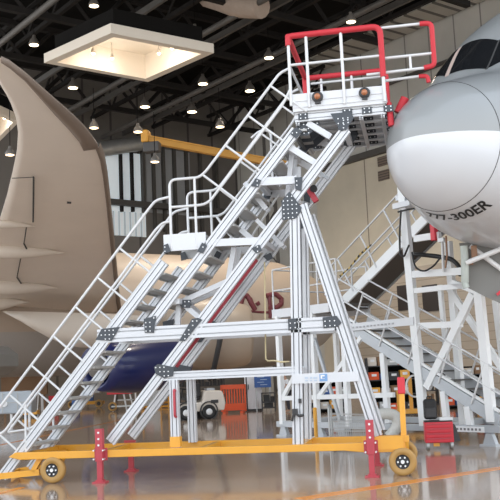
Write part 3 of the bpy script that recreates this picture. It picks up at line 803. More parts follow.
# roof steel: girders with webs one way, purlins the other
tn_ = 20
def truss_girder(u, v0, v1, z0, z1, step, th, m):
    global tn_
    g = MB(); g.bar(H(u, v0, z0), H(u, v1, z0), th, th); g.bar(H(u, v0, z1), H(u, v1, z1), th, th)
    v = v0; k = 0
    while v+step <= v1+.01:
        a, c = (z0, z1) if k % 2 == 0 else (z1, z0)
        g.bar(H(u, v, a), H(u, v+step, c), th*.6, th*.6); v += step; k += 1
    tn_ += 1; struct('trim_%d' % tn_, g, m)
def truss_purlin(v, u0, u1, z0, z1, step, th, m):
    global tn_
    g = MB(); g.bar(H(u0, v, z0), H(u1, v, z0), th, th); g.bar(H(u0, v, z1), H(u1, v, z1), th, th)
    u = u0; k = 0
    while u+step <= u1+.01:
        a, c = (z0, z1) if k % 2 == 0 else (z1, z0)
        g.bar(H(u, v, a), H(u+step, v, c), th*.5, th*.5); u += step; k += 1
    tn_ += 1; struct('trim_%d' % tn_, g, m)
for i, u in enumerate((5, 11, 17, 23, 29, 35, 41)): truss_girder(u, 7 if u > 14 else 1, 30, 19.2, 21.1, 1.8, .30, 'truss')
for i, v in enumerate((8, 13, 18, 23, 28)): truss_purlin(v, .5, 41, 19.8, 21.3, 1.5, .22, 'truss')
truss_purlin(3, .5, 14, 19.8, 21.3, 1.5, .22, 'truss')
for i, v in enumerate((10.5, 15.5, 20.5)):
    tn_ += 1; struct('trim_%d' % tn_, MB().bar(H(.5, v, 19.0), H(41, v, 19.0), .32, .16), 'truss2')
for i, (v, z) in enumerate(((12.2, 18.5), (17.0, 18.6), (25, 18.7))):
    tn_ += 1; struct('trim_%d' % tn_, MB().tube([H(.5, v, z), H(41, v, z)], .16, 8), 'truss2')
# lattice column in front of the far wall
g = MB(); a = on_back(271, 200, 2); u0 = hcoord(a)[0]
for du in (-.5, .5): g.bar(H(u0+du, 2, 0), H(u0+du, 2, 19.0), .2, .2)
for k in range(17): g.bar(H(u0-.5+(k % 2), 2, 1*k), H(u0+.5-(k % 2), 2, k+1), .1, .1)
struct('trim_60', g, 'truss2')
# wall girts and soffit on the right of the far wall
for i, z in enumerate((19.6,)):
    tn_ += 1; struct('trim_%d' % tn_, MB().bar(H(10, .4, z), H(45, .4, z), .16, .3), 'truss2')

slab('trim_61', 9, 46, .2, 2.6, 22.4, 22.55, hmat('ribbed_soffit', (.42,.40,.36), (.10,.095,.085), .9, 0, .25))
# ---- square light wells in the roof
def light_well(label, quad, zb, seed, bulbs=()):
    """quad: image corners of the lower rim, on the level z=zb"""
    c = [G(*q, zb) for q in quad]; ctr = sum(c, Vector())/4
    eu, ev = (c[1]-c[0]), (c[3]-c[0])
    su, sv = (eu.length+(c[2]-c[3]).length)/2, (ev.length+(c[2]-c[1]).length)/2
    au = eu.normalized(); av = Vector((-au.y, au.x, 0)); av = av if av.dot(ev) > 0 else -av
    t = thing('light_well', label, 'ceiling light', ctr, 0, 'square light wells in the roof')
    h, w = 1.15, .38
    def Q(a, b_, z): return ctr + au*(a*su/2) + av*(b_*sv/2) + Vector((0, 0, z))
    fu, fv = 1-2*w/su, 1-2*w/sv; e = .02
    o1 = list(c); i1 = [lerp(ctr, p, fu) for p in c]
    o2 = [p+Vector((0, 0, .42)) for p in o1]; i2 = [p+Vector((0, 0, .42)) for p in i1]
    g = MB(); g._add(o1+i1+o2+i2, [(k, (k+1) % 4, 4+(k+1) % 4, 4+k) for k in range(4)] + [(8+k, 8+(k+1) % 4, 12+(k+1) % 4, 12+k) for k in range(4)] + [(k, (k+1) % 4, 8+(k+1) % 4, 8+k) for k in range(4)])
    g.build('rim', 'rim', t)
    i3 = [p+Vector((0, 0, h)) for p in i1]
    g = MB(); g._add(i1+i3, [(k, (k+1) % 4, 4+(k+1) % 4, 4+k) for k in range(4)] + [(4, 5, 6, 7)])
    g.build('well_lining', 'cream', t)
    q0 = [lerp(ctr, p, fu+e)+Vector((0, 0, .4)) for p in c]; q1 = [p+Vector((0, 0, h-.34)) for p in q0]
    g = MB(); g._add(q0+q1, [(k, (k+1) % 4, 4+(k+1) % 4, 4+k) for k in range(4)] + [(4, 5, 6, 7)])
    g.build('housing', 'ceil', t)
    for p in ([G(*q, zb+.45) for q in bulbs] or [Q(a, b_, h-.7) for a, b_ in ((-.3,-.3),(.3,.3))]):
        l = MB().cyl(p+Vector((0, 0, .2)), p+Vector((0, 0, .70)), .02, n=6).cyl(p, p+Vector((0, 0, .2)), .09, .06, n=12).build('pendant', 'rim', t)
        MB().lathe([(0, .001), (.02, .07), (.08, .085)], p-Vector((0, 0, .08)), (0, 0, 1), 12).build('bulb', 'lamp_on', l)
        ld = bpy.data.lights.new('well_light', 'POINT'); ld.energy = 26; ld.color = (1, .90, .77); ld.shadow_soft_size = .15
        lo_ = bpy.data.objects.new('well_light', ld); COL.objects.link(lo_); lo_.location = p - Vector((0, 0, .25))
    return t
ZB = 15.4
light_well('large square cream light well in the roof, upper left centre', ((44, 63), (148, 82), (214, 53), (111, 33)), ZB, 1, ((93, 53), (112, 58), (159, 53), (172, 48)))
light_well('cream light well cut by the left picture edge, beyond the upright wing', ((-48, 124), (-4, 145), (19, 122), (-22, 103)), ZB, 2)
# ---- bell lamps
lamps = [((94, 6), 'bell lamp glowing warm, highest of all, over the light well'), ((34, 45), 'bell lamp glowing left of the light well, above the wing tip'),
 ((73, 88), 'bell lamp glowing under the left corner of the light well'), ((195, 34), 'cool white bell lamp above the right corner of the light well'),
 ((203, 84), 'bell lamp hanging on a long rod right of the light well'), ((145, 107), 'warm bell lamp right of the light well, above the left end of the crane'),
 ((192, 112), 'bell lamp above the middle of the yellow crane beam'), ((220, 127), 'small bell lamp just above the yellow crane beam'),
 ((250, 91), 'bell lamp above the upper stair handrail, left of the red guard rail'), ((269, 58), 'bell lamp left of the red corner of the guard rail'),
 ((351, 22), 'bell lamp hanging behind the red guard rail of the top platform'), ((94, 128), 'bell lamp beside the leading edge of the wing'),
 ((138, 132), 'bell lamp touching the left end of the yellow crane beam'), ((10, 155), 'bell lamp left of the wing near the picture edge'),
 ((155, 162), 'small dim bell lamp in front of the silver wall, under the crane')]
for (q, lab) in lamps:
    z = 18.0 if q[1] < 118 else (13.0 if q[1] < 150 else 9.5)
    p = G(*q, z)
    if lab.startswith('bell lamp hanging behind'): p = D(q[0], q[1], 40)
    hp = hcoord(p)
    if hp[0] < .8 or hp[1] < .8: p = D(q[0], q[1], 52)
    k = dist_of(p)/900*1.0
    r = 5.4*k if q[1] < 120 else 4.8*k
    t = thing('bell_lamp', lab, 'ceiling lamp', p, 0, 'bell lamps under the roof')
    MB().lathe([(0, r), (.35*r, r*.98), (.9*r, r*.75), (1.35*r, r*.4), (1.6*r, r*.3), (1.9*r, r*.28), (1.95*r, .001)], p, (0, 0, 1), 16).build('lamp_shade', 'shade', t)
    MB().lathe([(0, .001), (.0, r*.86), (.12*r, r*.86)], p+Vector((0, 0, -.02*r)), (0, 0, 1), 16).build('bulb', 'lamp_cool' if 'cool' in lab else 'lamp_on', t)
    MB().cyl(p+Vector((0, 0, 1.9*r)), Vector((p.x, p.y, max(p.z+1.0, min(ZC, p.z+1.9)))), .014, n=6).build('rod', 'ceil', t)
    if p.z < 14: continue
    ld = bpy.data.lights.new('lamp_light', 'SPOT'); ld.energy = 2200 if q[0] > 200 else 260; ld.color = (1, .86, .70); ld.spot_size = 2.4; ld.spot_blend = .6; ld.shadow_soft_size = .3
    lo_ = bpy.data.objects.new('lamp_light', ld); COL.objects.link(lo_); lo_.location = p - Vector((0, 0, .15))
M['crane'] = mat('ochre_crane_steel', (.50,.25,.03), .5, 0, .1, 2)
# ---- yellow overhead crane beam
ca, cb = D(146, 139, 44), D(292, 166, 47)
cr = thing('crane_beam', 'yellow overhead crane beam hanging from the roof, behind the stair handrails', 'crane', (ca.x, ca.y, ca.z))
MB().bar(ca, cb, .30, .28).bar(ca+Vector((0, 0, .15)), cb+Vector((0, 0, .15)), .06, .4).bar(ca-Vector((0, 0, .15)), cb-Vector((0, 0, .15)), .06, .4).build('girder', 'crane', cr)
MB().box(ca+Vector((0, 0, .1)), (.35, .6, .6)).build('end_carriage', 'crane', cr, bevel=.05)
MB().box(ca+Vector((.3, 0, -.45)), (.8, .5, .5)).build('hoist_trolley', 'dark', cr, bevel=.05)
# ---- ducts
tag(MB().tube([on_left(98, 150, 1.2), on_left(141, 143, 1.2)], .55, 14).build('wall_duct', 'duct'), 'fat silver air duct on the left wall below the crane end', 'duct')
dk = D(206, -3, 45); dk2 = D(262, 8, 42)
tag(MB().tube([dk, lerp(dk, dk2, .3)+Vector((0, 0, .2)), lerp(dk, dk2, .6), dk2], [.5, .75, .7, .5], 12).build('fabric_duct', mat('tan_fabric', (.34,.27,.22), .8, 0, .2, 3)), 'pale fabric-wrapped duct under the roof at the top centre', 'duct')

# ---- floor markings
def floor_line(name, a, c, w):
    p, q = G(*a), G(*c); p.z = q.z = .002; struct(name, MB().bar(p, q, w, .004, side=(0, 0, 1)), 'line')
floor_line('trim_70', (300, 499), (520, 465), .24)
floor_line('trim_72', (-6, 495), (22, 487.5), .12)
floor_line('trim_71', (-10, 447), (130, 418), .12)
# ================================================================== FARTHER AIRLINER
def shaded_below(name, hi_c, lo_c, z):
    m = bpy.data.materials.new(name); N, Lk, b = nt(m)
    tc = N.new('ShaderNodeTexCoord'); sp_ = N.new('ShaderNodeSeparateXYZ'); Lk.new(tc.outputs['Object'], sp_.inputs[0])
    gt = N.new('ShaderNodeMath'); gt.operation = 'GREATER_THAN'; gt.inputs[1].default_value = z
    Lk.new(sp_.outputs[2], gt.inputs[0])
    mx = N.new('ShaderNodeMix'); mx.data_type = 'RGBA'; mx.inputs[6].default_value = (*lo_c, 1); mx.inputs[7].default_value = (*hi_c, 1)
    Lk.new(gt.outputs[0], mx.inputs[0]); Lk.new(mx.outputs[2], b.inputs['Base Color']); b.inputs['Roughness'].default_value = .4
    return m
N2p = G(120, 380, 0); 
fa, fb = D(40, 306, 45), D(337, 315, 54)
fa.z = 5.0; fb.z = 4.8
N2 = thing('airliner', 'farther cream airliner with upright bent wing at left and maroon lettering, behind the stairs', 'airplane', (fa.x, fa.y, 0))
fax = (fa-fb).normalized(); LEN = (fa-fb).length
prof = [(0, .001), (.08, .4), (.3, .8), (.8, 1.35), (1.6, 1.95), (2.8, 2.5), (4.5, 2.95), (6.5, 3.1), (9, 3.15), (LEN+9, 3.15)]
MB().lathe(prof, fb, fax, 48).build('fuselage', shaded_below('cream_shaded_belly', (.46,.375,.30), (.40,.375,.35), 3.9), N2)  # grey below the split is the belly's shade put into the colour
fside = fax.cross(Vector((0, 0, 1))).normalized()
if fside.y > 0: fside = -fside              # towards the viewer
def fus_pt(px, py, o=.02):                  # sight line onto the fuselage tube
    d = ray(px, py).normalized(); lo_, hi_ = 20.0, 48.0
    def rad(p):
        q = p-fb; s = q.dot(fax); r = (q-fax*s).length
        R = 0
        for i in range(len(prof)-1):
            if prof[i][0] <= s <= prof[i+1][0]: R = lerp(prof[i][1], prof[i+1][1], (s-prof[i][0])/(prof[i+1][0]-prof[i][0]))
        return r - R - o
    t = 20.0
    while t < 66 and rad(CAM+d*t) > 0: t += .05
    return CAM+d*t
def letter_stroke(pts, w, name='lettering'):
    q = [fus_pt(*p) for p in pts]
    out = []
    for i in range(len(q)-1):
        for k in range(6): out.append(lerp(q[i], q[i+1], k/6))
    return MB().tube(out+[q[-1]], w, 6)
MB_ = MB
lt = letter_stroke([(240, 305), (243, 295), (247, 296), (251, 303), (255, 310)], .16)
lt2 = letter_stroke([(250, 298), (254, 309)], .12)
lt.build('lettering', mat('maroon_lettering', (.16,.035,.045), .5), N2); lt2.build('lettering', bpy.data.materials['maroon_lettering'], N2)
letter_stroke([(257, 302), (258.5, 305)], .13).build('lettering', bpy.data.materials['maroon_lettering'], N2)
letter_stroke([(247, 311), (258, 312), (272, 312.5)], .07).build('lettering', bpy.data.materials['maroon_lettering'], N2)
letter_stroke([(266, 296), (275, 294), (281, 299), (281, 304), (276, 308), (268, 307)], .15).build('lettering', bpy.data.materials['maroon_lettering'], N2)
letter_stroke([(269, 296), (270, 310), (270, 318)], .13).build('lettering', bpy.data.materials['maroon_lettering'], N2)
# ---- wing, running from the fuselage towards the viewer and upwards to the tip
def WP(px, py):                             # sight line onto the sloping underside
    d = ray(px, py); t = (4.6+.132*45-1.7)/(d.z+.132*1.0*d.dot(FW)/1.0)
    return CAM + d*t
st = [((122, 318), (-75, 318)), ((119, 300), (-50, 285)), ((116.5, 275), (-28, 258)), ((114, 250), (-12, 235)), ((111.5, 225), (0, 218)), ((109, 200), (7, 195)), ((106, 175), (13, 170)), ((103, 158), (17, 150)),
      ((96, 141), (18, 132)), ((86, 129), (16, 118)), ((73, 115), (11, 104)), ((58, 102), (6, 94)), ((42, 88), (1, 86)), ((25, 73), (-4, 76)), ((9, 61), (-6, 66)), ((1, 57.5), (-5, 60))]
rowsb, rowst = [], []
for i, (le, te) in enumerate(st):
    a, c = WP(*le), WP(*te); ch = (a-c).length; th = ch*.09
    rb, rt_ = [], []
    for k in range(13):
        f = k/12; p = lerp(a, c, f)
        y = .25*math.sqrt(max(0, f)) * (1-f) * 2.2
        rb.append(p - Vector((0, 0, th*y*.35))); rt_.append(p + Vector((0, 0, th*(y*.9+.03))))
    rowsb.append(rb); rowst.append(list(reversed(rt_)))
MB().grid([b_+t_+[b_[0]] for b_, t_ in zip(rowsb, rowst)]).build('wing', 'wing', N2)
# darker raked leading edge near the tip
edge = [((1, 57.5), (1, 59)), ((9, 61), (10, 65)), ((25, 73), (25, 78)), ((42, 88), (41, 96)), ((58, 102), (55, 112)), ((73, 115), (69, 127)), ((84, 126), (79, 139)), ((92, 136), (83.5, 148)), ((98, 145), (97, 146))]
rw = []
for a, c in edge:
    p, q = WP(*a), WP(*c); o = Vector((0, 0, -.05)); rw.append([p+Vector((0, 0, .03)), p+o*.6, lerp(p, q, .5)+o*1.8, q+o*1.6, q+Vector((0, 0, .02))])
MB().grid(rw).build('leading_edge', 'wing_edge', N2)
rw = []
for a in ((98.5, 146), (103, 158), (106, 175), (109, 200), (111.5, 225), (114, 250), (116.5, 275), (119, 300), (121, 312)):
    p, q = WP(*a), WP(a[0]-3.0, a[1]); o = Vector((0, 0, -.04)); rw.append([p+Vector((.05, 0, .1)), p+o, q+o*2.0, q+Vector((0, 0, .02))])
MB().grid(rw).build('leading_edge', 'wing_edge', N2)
# flap track fairings: long tapered canoes under the rear of the wing
for (tip, tail, r) in (((36, 224), (-40, 218), 4.5), ((66, 249.5), (-45, 245), 7.0), ((59, 284), (-55, 280), 8.0), ((30, 298), (-60, 300), 8.0)):
    a, c = WP(*tip), WP(*tail); k = dist_of(a)/900; n = (c-a).length; R = r*k*1.15
    MB().lathe([(0, .001), (n*.05, R*.13), (n*.15, R*.38), (n*.3, R*.72), (n*.45, R*.95), (n*.6, R), (n*.85, R*.7), (n, .02)], a-Vector((0, 0, R*.45)), c-a, 20).build('flap_fairing', 'fairing', N2)
def wline(pts, w=.02, m='seam'):
    MB().tube([WP(*p)-Vector((0, 0, .09)) for p in pts], w, 5).build('panel_gap', m, N2)
wline([(33.5, 174), (33.3, 196), (33, 219)], .028); wline([(26.5, 224), (24, 241)], .02); wline([(24, 241), (27, 247), (26.5, 253)], .03); wline([(21, 254), (17, 275)], .02); wline([(17, 275), (21, 281), (20, 289)], .03)
wline([(67, 199.5), (71, 199.8)], .035); wline([(12, 175), (33, 174)], .012)
# pale belly fairing below the wing root
bf = [WP(8, 311)+Vector((0, 0, -.02)), WP(30, 330), WP(62, 347), WP(98, 338), WP(123, 316)]
q = [D(6, 312, 37), D(64, 345, 38.5), D(100, 340, 39.5), D(124, 316, 40.5)]
rw = []
for k in range(9):
    f = k/8; top = lerp(D(6, 311, 38), D(124, 314, 40), f); yb = [311, 320, 329, 337, 343.5, 346, 344, 338, 318][k]
    bot = D(6+118*f, yb+1.5, 37.8+2*f); rw.append([top, lerp(top, bot, .5)-Vector((0, .35, 0)), bot, bot+Vector((.2, 1.5, 0)), top+Vector((.2, 1.5, 0))])
MB().grid(rw).build('belly_fairing', 'fairing', N2)
# dark blue engine cowling and its pylon
ea, eb = D(172, 361, 37), D(96, 368, 33.5); ex = (eb-ea)
MB().lathe([(-.25, .78), (-.3, .88), (-.15, .98), (.5, 1.08), (1.3, 1.12), (2.6, 1.08), (3.8, .95), (4.4, .80), (4.2, .62), (1.0, .6)], ea, ex, 36, ring=True).build('engine_cowling', 'navy', N2)
MB().lathe([(4.1, .50), (4.4, .36), (4.6, .12), (4.65, .001)], ea, ex, 24).build('exhaust_cone', 'bellyg', N2)
MB().bar(ea+ex.normalized()*1.2+Vector((0, 0, .9)), ea+ex.normalized()*3.2+Vector((0, 0, 1.4)), .5, .35).build('pylon', 'fairing', N2)
# cream cowling of the engine further right, with a dark strut
ga, gb = D(247, 335, 41), D(186, 335, 40.5)
MB().lathe([(0, 1.15), (-.08, 1.26), (.1, 1.38), (.9, 1.55), (2.0, 1.58), (3.2, 1.36), (4.2, 1.02), (4.0, .85), (.6, 1.02)], ga, gb-ga, 40, ring=True).build('engine_cowling', 'fus', N2)
MB().tube([D(222, 326, 38.8), D(219, 345, 38.7), D(214, 368, 38.8), D(209, 380, 39)], [.14, .12, .12, .1], 8).build('cowl_strut', 'dark', N2)
# grey octagonal end of a fairing at the left picture edge
c = D(-21, 361, 30); r = .72
g = MB().prism([c+Vector((r*math.cos(a)*1.0, 0, r*.75*math.sin(a))) for a in [PI/8+k*PI/4 for k in range(8)]], (0, 1.6, 0))
tag(g.build('cowl_cover', 'gearg', bevel=.03), 'pale grey eight-sided cover at the left picture edge under the wing', 'cover')

# ================================================================== THINGS ON THE HANGAR FLOOR
def sz(p): return dist_of(p)/900.0
RX, RZ = _r0.copy(), Vector((0, 0, 1)); FZ = Vector((FW.x, FW.y, 0)).normalized()
class Spot:
    """a spot on the floor seen at (px, py); q(dx, dz, dy) = metres right, up, away"""
    def __init__(s, px, py, turn=0.0):
        s.o = G(px, py); s.k = dist_of(s.o)/900
        r = Matrix.Rotation(turn, 3, 'Z'); s.x = r @ RX; s.y = r @ FZ
        s.rot = Matrix((s.x, s.y, RZ)).transposed()
    def q(s, dx, dz, dy=0.0): return s.o + s.x*dx + RZ*dz + s.y*dy
    def px(s, n): return n*s.k
# --- red tool chest and the black backpack on it
sp = Spot(440.5, 449.5, math.radians(-6)); k = sp.k
tc_ = thing('tool_chest', 'red drawer tool chest on casters, in front of the switchback stair', 'tool chest', sp.o)
w, h, dpt, z0 = 28*k, 20.5*k, .34, 6.5*k
MB().box(sp.q(0, z0+h/2, dpt/2), (w, dpt, h), sp.rot).build('body', 'red', tc_, bevel=.012)
for j in range(4):
    o = MB().box(sp.q(-.02*w, z0+h*(.14+.235*j), -.008), (w*.9, .022, h*.2), sp.rot).build('drawer', 'red', tc_, bevel=.006)
    MB().box(sp.q(-.02*w, z0+h*(.21+.235*j), -.026), (w*.84, .018, .022), sp.rot).build('pull', 'pinkred', o)
MB().box(sp.q(0, z0+h+.012, dpt/2), (w*.97, dpt*.95, .024), sp.rot).build('top_mat', 'black', tc_)
MB().prism([sp.q(w*.5, z0+h*.98, .06), sp.q(w*.5+.05, z0+h*.8, .06), sp.q(w*.5+.14, z0*1.1, .06), sp.q(w*.5, z0*1.1, .06)], sp.y*(dpt*.7)).build('side_shelf', 'dark', tc_)
MB().tube([sp.q(w*.5, z0+h*.92, .05), sp.q(w*.5+.05, z0+h*.92, .05), sp.q(w*.5+.05, z0+h*.92, dpt-.05), sp.q(w*.5, z0+h*.92, dpt-.05)], .015, 6).build('push_handle', 'wire', tc_)
for dx in (-.42, .42):
    for dy in (.05, dpt-.05):
        o = MB().cyl(sp.q(dx*w-.025, .075, dy), sp.q(dx*w+.025, .075, dy), .075, n=14).box(sp.q(dx*w, .13, dy), (.07, .07, .05), sp.rot).build('caster', 'wire', tc_)
o = MB().box(sp.q(-.06, z0-.03, .1), (.12, .08, .08), sp.rot).build('lock_box', 'yellow', tc_)
MB().box(sp.q(.12, z0+h+.055, .14), (.18, .14, .06), sp.rot).box(sp.q(.24, z0+h+.05, .14), (.1, .1, .05), sp.rot).build('tray', 'white', tc_)
bpk = thing('backpack', 'black upright bag standing on the red tool chest', 'bag', sp.q(-.14, z0+h+.03, .28))
bq = lambda dx, dz, dy=0: sp.q(-.13+dx, z0+h+.036+dz, .22+dy)
MB().box(bq(0, .21), (.26, .17, .40), sp.rot).build('bag_body', 'black', bpk, bevel=.05)
MB().box(bq(0, .14, -.10), (.20, .05, .20), sp.rot).build('front_pocket', 'dark', bpk, bevel=.02)
MB().tube(fillet([bq(-.05, .40), bq(-.05, .46), bq(.05, .46), bq(.05, .40)], .03), .012, 6).build('carry_loop', 'black', bpk)
# --- white tow tractor
sp = Spot(206, 419, math.radians(18)); k = sp.k
tt = thing('tow_tractor', 'small cream tow tractor with black seat, parked beyond the yellow base', 'tow tractor', sp.o)
g = MB(); prof_ = [(-.95, .28), (.72, .28), (.78, .55), (.70, .92), (.62, 1.0), (-.02, 1.02), (-.10, .62), (-.95, .58)]
g.prism([sp.q(x, z, 0) for x, z in prof_], sp.y*1.1); g.build('body', 'cartw', tt, bevel=.05)
for x, dy in ((.12, -.04), (.12, 1.0), (-.75, -.04), (-.75, 1.0)):
    o = MB().lathe([(-.02, .12), (-.02, .22), (.0, .26), (.14, .26), (.16, .22), (.16, .12)], sp.q(x, .26, dy), sp.y, 22, ring=True).build('wheel', 'black', tt)
    MB().lathe([(-.03, .001), (-.03, .12), (.1, .12)], sp.q(x, .26, dy), sp.y, 16).build('wheel_hub', 'white', o)
    MB().lathe([(.0, .30), (.16, .30), (.16, .34), (.0, .34)], sp.q(x, .30, dy-.02), sp.y, 22, ring=True).build('mudguard', 'dark', tt)
MB().box(sp.q(-.42, .75, .55), (.5, .8, .14), sp.rot).box(sp.q(-.18, 1.05, .55), (.12, .8, .5), sp.rot).build('seat', 'black', tt, bevel=.04)
MB().tube([sp.q(-.85, .6, .5), sp.q(-.72, 1.1, .5)], .03, 8).tube([sp.q(-.72+.2*math.cos(a), 1.12+.1*math.cos(a)*-.5, .5+.2*math.sin(a)) for a in [j*PI/8 for j in range(16)]], .02, 6, closed=True).build('steering_wheel', 'black', tt)
MB().box(sp.q(.74, .80, .25), (.08, .16, .1), sp.rot).box(sp.q(.74, .80, .9), (.08, .16, .1), sp.rot).build('headlamp', 'glass', tt)
MB().box(sp.q(.35, .62, -.01), (.28, .02, .12), sp.rot).build('grille', 'dark', tt)
MB().box(sp.q(.3, 1.06, .5), (.3, .4, .08), sp.rot).build('bonnet_tray', 'greyblue', tt)
# --- orange plastic barrier
sp = Spot(234, 413, math.radians(-8)); k = sp.k
ob = thing('plastic_barrier', 'orange slatted plastic crowd barrier right of the tow tractor', 'barrier', sp.o)
W_, H_ = 25*k, 27*k
g = MB().box(sp.q(0, H_*.96, 0), (W_, .07, H_*.16), sp.rot).box(sp.q(0, H_*.22, 0), (W_, .07, H_*.26), sp.rot)
for x in (-.48, .48): g.box(sp.q(x*W_, H_*.55, 0), (.07, .07, H_*.98), sp.rot)
for j in range(8): g.box(sp.q(W_*(-.38+.108*j), H_*.6, 0), (W_*.055, .05, H_*.6), sp.rot)
g.build('panel', 'orange', ob, bevel=.008)
for x in (-.35, .35): MB().box(sp.q(x*W_, .04, 0), (.12, .6, .08), sp.rot).build('foot', 'orange', ob)
# --- white cabinet, blue board, dark trolley, person
sp = Spot(254, 411); k = sp.k
cb_ = thing('tall_cabinet', 'tall white steel cabinet with dark edge, right of the orange barrier', 'cabinet', sp.o)
MB().box(sp.q(0, 20*k, .3), (17*k, .6, 40*k), sp.rot).build('body', 'white', cb_, bevel=.01)
MB().box(sp.q(-6.5*k, 20*k, -.01), (1.2*k, .03, 39*k), sp.rot).build('door_gap', 'black', cb_)
MB().box(sp.q(-4.7*k, 24*k, -.03), (.8*k, .04, 5*k), sp.rot).build('handle', 'dark', cb_)
MB().box(sp.q(0, 1*k, -.01), (17*k, .04, 2*k), sp.rot).build('plinth', 'dark', cb_)
sp = Spot(272, 411); k = sp.k
nb = thing('notice_board', 'blue notice board with white text lines, beside the white cabinet', 'notice board', sp.q(-.2, 22*k, .4))
o = MB().box(sp.q(-8*k, 30*k, .42), (17*k, .05, 13*k), sp.rot).build('board', 'blue', nb)
g = MB()
for j in range(4): g.box(sp.q(-10*k+(j % 2)*3*k, (34-j*2.6)*k, .385), (7*k, .012, .7*k), sp.rot)
g.build('text_lines', mat('pale_blue_print', (.4,.5,.65), .6), o)
for x in (-15, -1): MB().box(sp.q(x*k, 17*k, .45), (.05, .05, 34*k), sp.rot).build('post', 'wire', nb)
tr = thing('service_trolley', 'dark trolley with gear under the blue notice board', 'trolley', sp.o)
MB().box(sp.q(-3*k, 9*k, 0), (14*k, .5, 1.2*k), sp.rot).box(sp.q(-3*k, 18*k, 0), (14*k, .5, 1.0*k), sp.rot).box(sp.q(-3*k, 3.5*k, 0), (14*k, .5, 1.2*k), sp.rot).build('shelves', 'dark', tr)
MB().box(sp.q(-5*k, 13*k, 0), (6*k, .4, 7*k), sp.rot).box(sp.q(1*k, 12*k, 0), (4*k, .4, 5*k), sp.rot).box(sp.q(-3*k, 6*k, 0), (9*k, .4, 4*k), sp.rot).build('load', 'black', tr)
for x in (-9.5, 3.5):
    for dy in (-.22, .22): MB().cyl(sp.q(x*k, 0.02, dy), sp.q(x*k, 18.5*k, dy), .03, n=6).build('leg', 'dark', tr)
# person, leaning forward a little
sp = Spot(288.5, 412, math.radians(15)); k = 38.5*sp.k/1.70
pe = thing('person', 'person in white shirt and dark trousers, half hidden behind the middle posts', 'person', sp.o)
def skin_body(name, J, E, m, parent, root=0, sub=1):
    me = bpy.data.meshes.new(name); me.from_pydata([tuple(p-sp.o) for p, r in J], E, [])
    o = bpy.data.objects.new(name, me); COL.objects.link(o); o.parent = parent
    md = o.modifiers.new('skin', 'SKIN'); md.use_smooth_shade = True
    for i, (p, r) in enumerate(J):
        v = me.skin_vertices[0].data[i]; v.radius = (r, r); v.use_root = i == root
    s = o.modifiers.new('sub', 'SUBSURF'); s.levels = sub; s.render_levels = sub
    me.materials.append(M[m]); return o
q = lambda x, z, y=0: sp.q(x*k, z*k, y*k)
J = [(q(0, .92), .13), (q(-.02, 1.12), .14), (q(-.06, 1.34), .15), (q(-.10, 1.46), .07), (q(-.12, 1.58), .095), (q(-.13, 1.66), .085),
     (q(-.06, 1.38, -.19), .06), (q(-.12, 1.12, -.24), .045), (q(-.32, 1.02, -.18), .035), (q(-.06, 1.38, .19), .06), (q(-.12, 1.12, .24), .045), (q(-.32, 1.02, .18), .035),
     (q(0, .86, -.10), .09), (q(-.02, .48, -.11), .065), (q(.02, .08, -.11), .045), (q(-.14, .03, -.11), .04), (q(0, .86, .10), .09), (q(.02, .48, .11), .065), (q(.05, .08, .11), .045), (q(-.11, .03, .11), .04),
     (q(-.40, 1.00, -.16), .03), (q(-.40, 1.00, .16), .03)]
E_ = [(0,1),(1,2),(2,3),(3,4),(4,5),(2,6),(6,7),(7,8),(8,20),(2,9),(9,10),(10,11),(11,21),(0,12),(12,13),(13,14),(14,15),(0,16),(16,17),(17,18),(18,19)]
skin_body('body', [(p, r*k*.92) for p, r in J], E_, 'skin', pe)
skin_body('shirt', [(p, r*k*1.12) for p, r in [J[0], J[1], J[2], (q(-.08, 1.42), .09), J[6], (q(-.10, 1.2, -.23), .06), J[9], (q(-.10, 1.2, .23), .06)]], [(0,1),(1,2),(2,3),(2,4),(4,5),(2,6),(6,7)], 'shirt', pe)
skin_body('trousers', [(p, r*k*1.12) for p, r in [J[0], J[12], J[13], J[14], J[16], J[17], J[18]]], [(0,1),(1,2),(2,3),(0,4),(4,5),(5,6)], 'trousers', pe)
skin_body('hair', [(q(-.10, 1.63), .10*k), (q(-.09, 1.70), .09*k)], [(0,1)], 'hair', pe)
# --- wire cage trolley in front of the switchback stair
sp = Spot(353.5, 445.5, math.radians(-14)); k = sp.k
wc = thing('wire_trolley', 'grey wire-mesh cage trolley behind the front right leg and red jack', 'trolley', sp.o)
w, h, dy = 1.0, .86, .32
for x in (-w/2, w/2): 
    MB().tube(fillet([sp.q(x, .1, 0), sp.q(x, h, 0), sp.q(x, h, dy), sp.q(x, .1, dy)], .12), .024, 6).build('hoop', 'wire', wc)
for y in (0, dy):
    g = MB()
    for j in range(12): g.bar(sp.q(-w/2+w*j/11, .15, y), sp.q(-w/2+w*j/11, .62, y), .012, .012)
    for j in range(8): g.bar(sp.q(-w/2, .15+.53*j/7, y), sp.q(w/2, .15+.47*j/7, y), .012, .012)
    g.build('mesh_side', 'wire', wc)
MB().box(sp.q(0, .16, dy/2), (w, dy, .04), sp.rot).build('base_tray', 'greyblue', wc)
for x in (-w/2+.08, w/2-.08):
    for y in (.05, dy-.05): MB().cyl(sp.q(x-.02, .06, y), sp.q(x+.02, .06, y), .06, n=12).bar(sp.q(x, .08, y), sp.q(x, .15, y), .03, .04).build('caster', 'dark', wc)
# white flexible hose standing beside it
sp = Spot(397, 444.5)
tag(MB().tube(fillet([sp.q(-.16, .16), sp.q(-.02, .30), sp.q(.06, .45), sp.q(.0, .62), sp.q(-.2, .66), sp.q(-.36, .64)], .15, 6), .12, 12).build('flexible_hose', mat('ribbed_white_hose', (.62,.62,.58), .6, 0, .1, 30)), 'thick white flexible hose curving up, left of the yellow steering handle', 'hose')
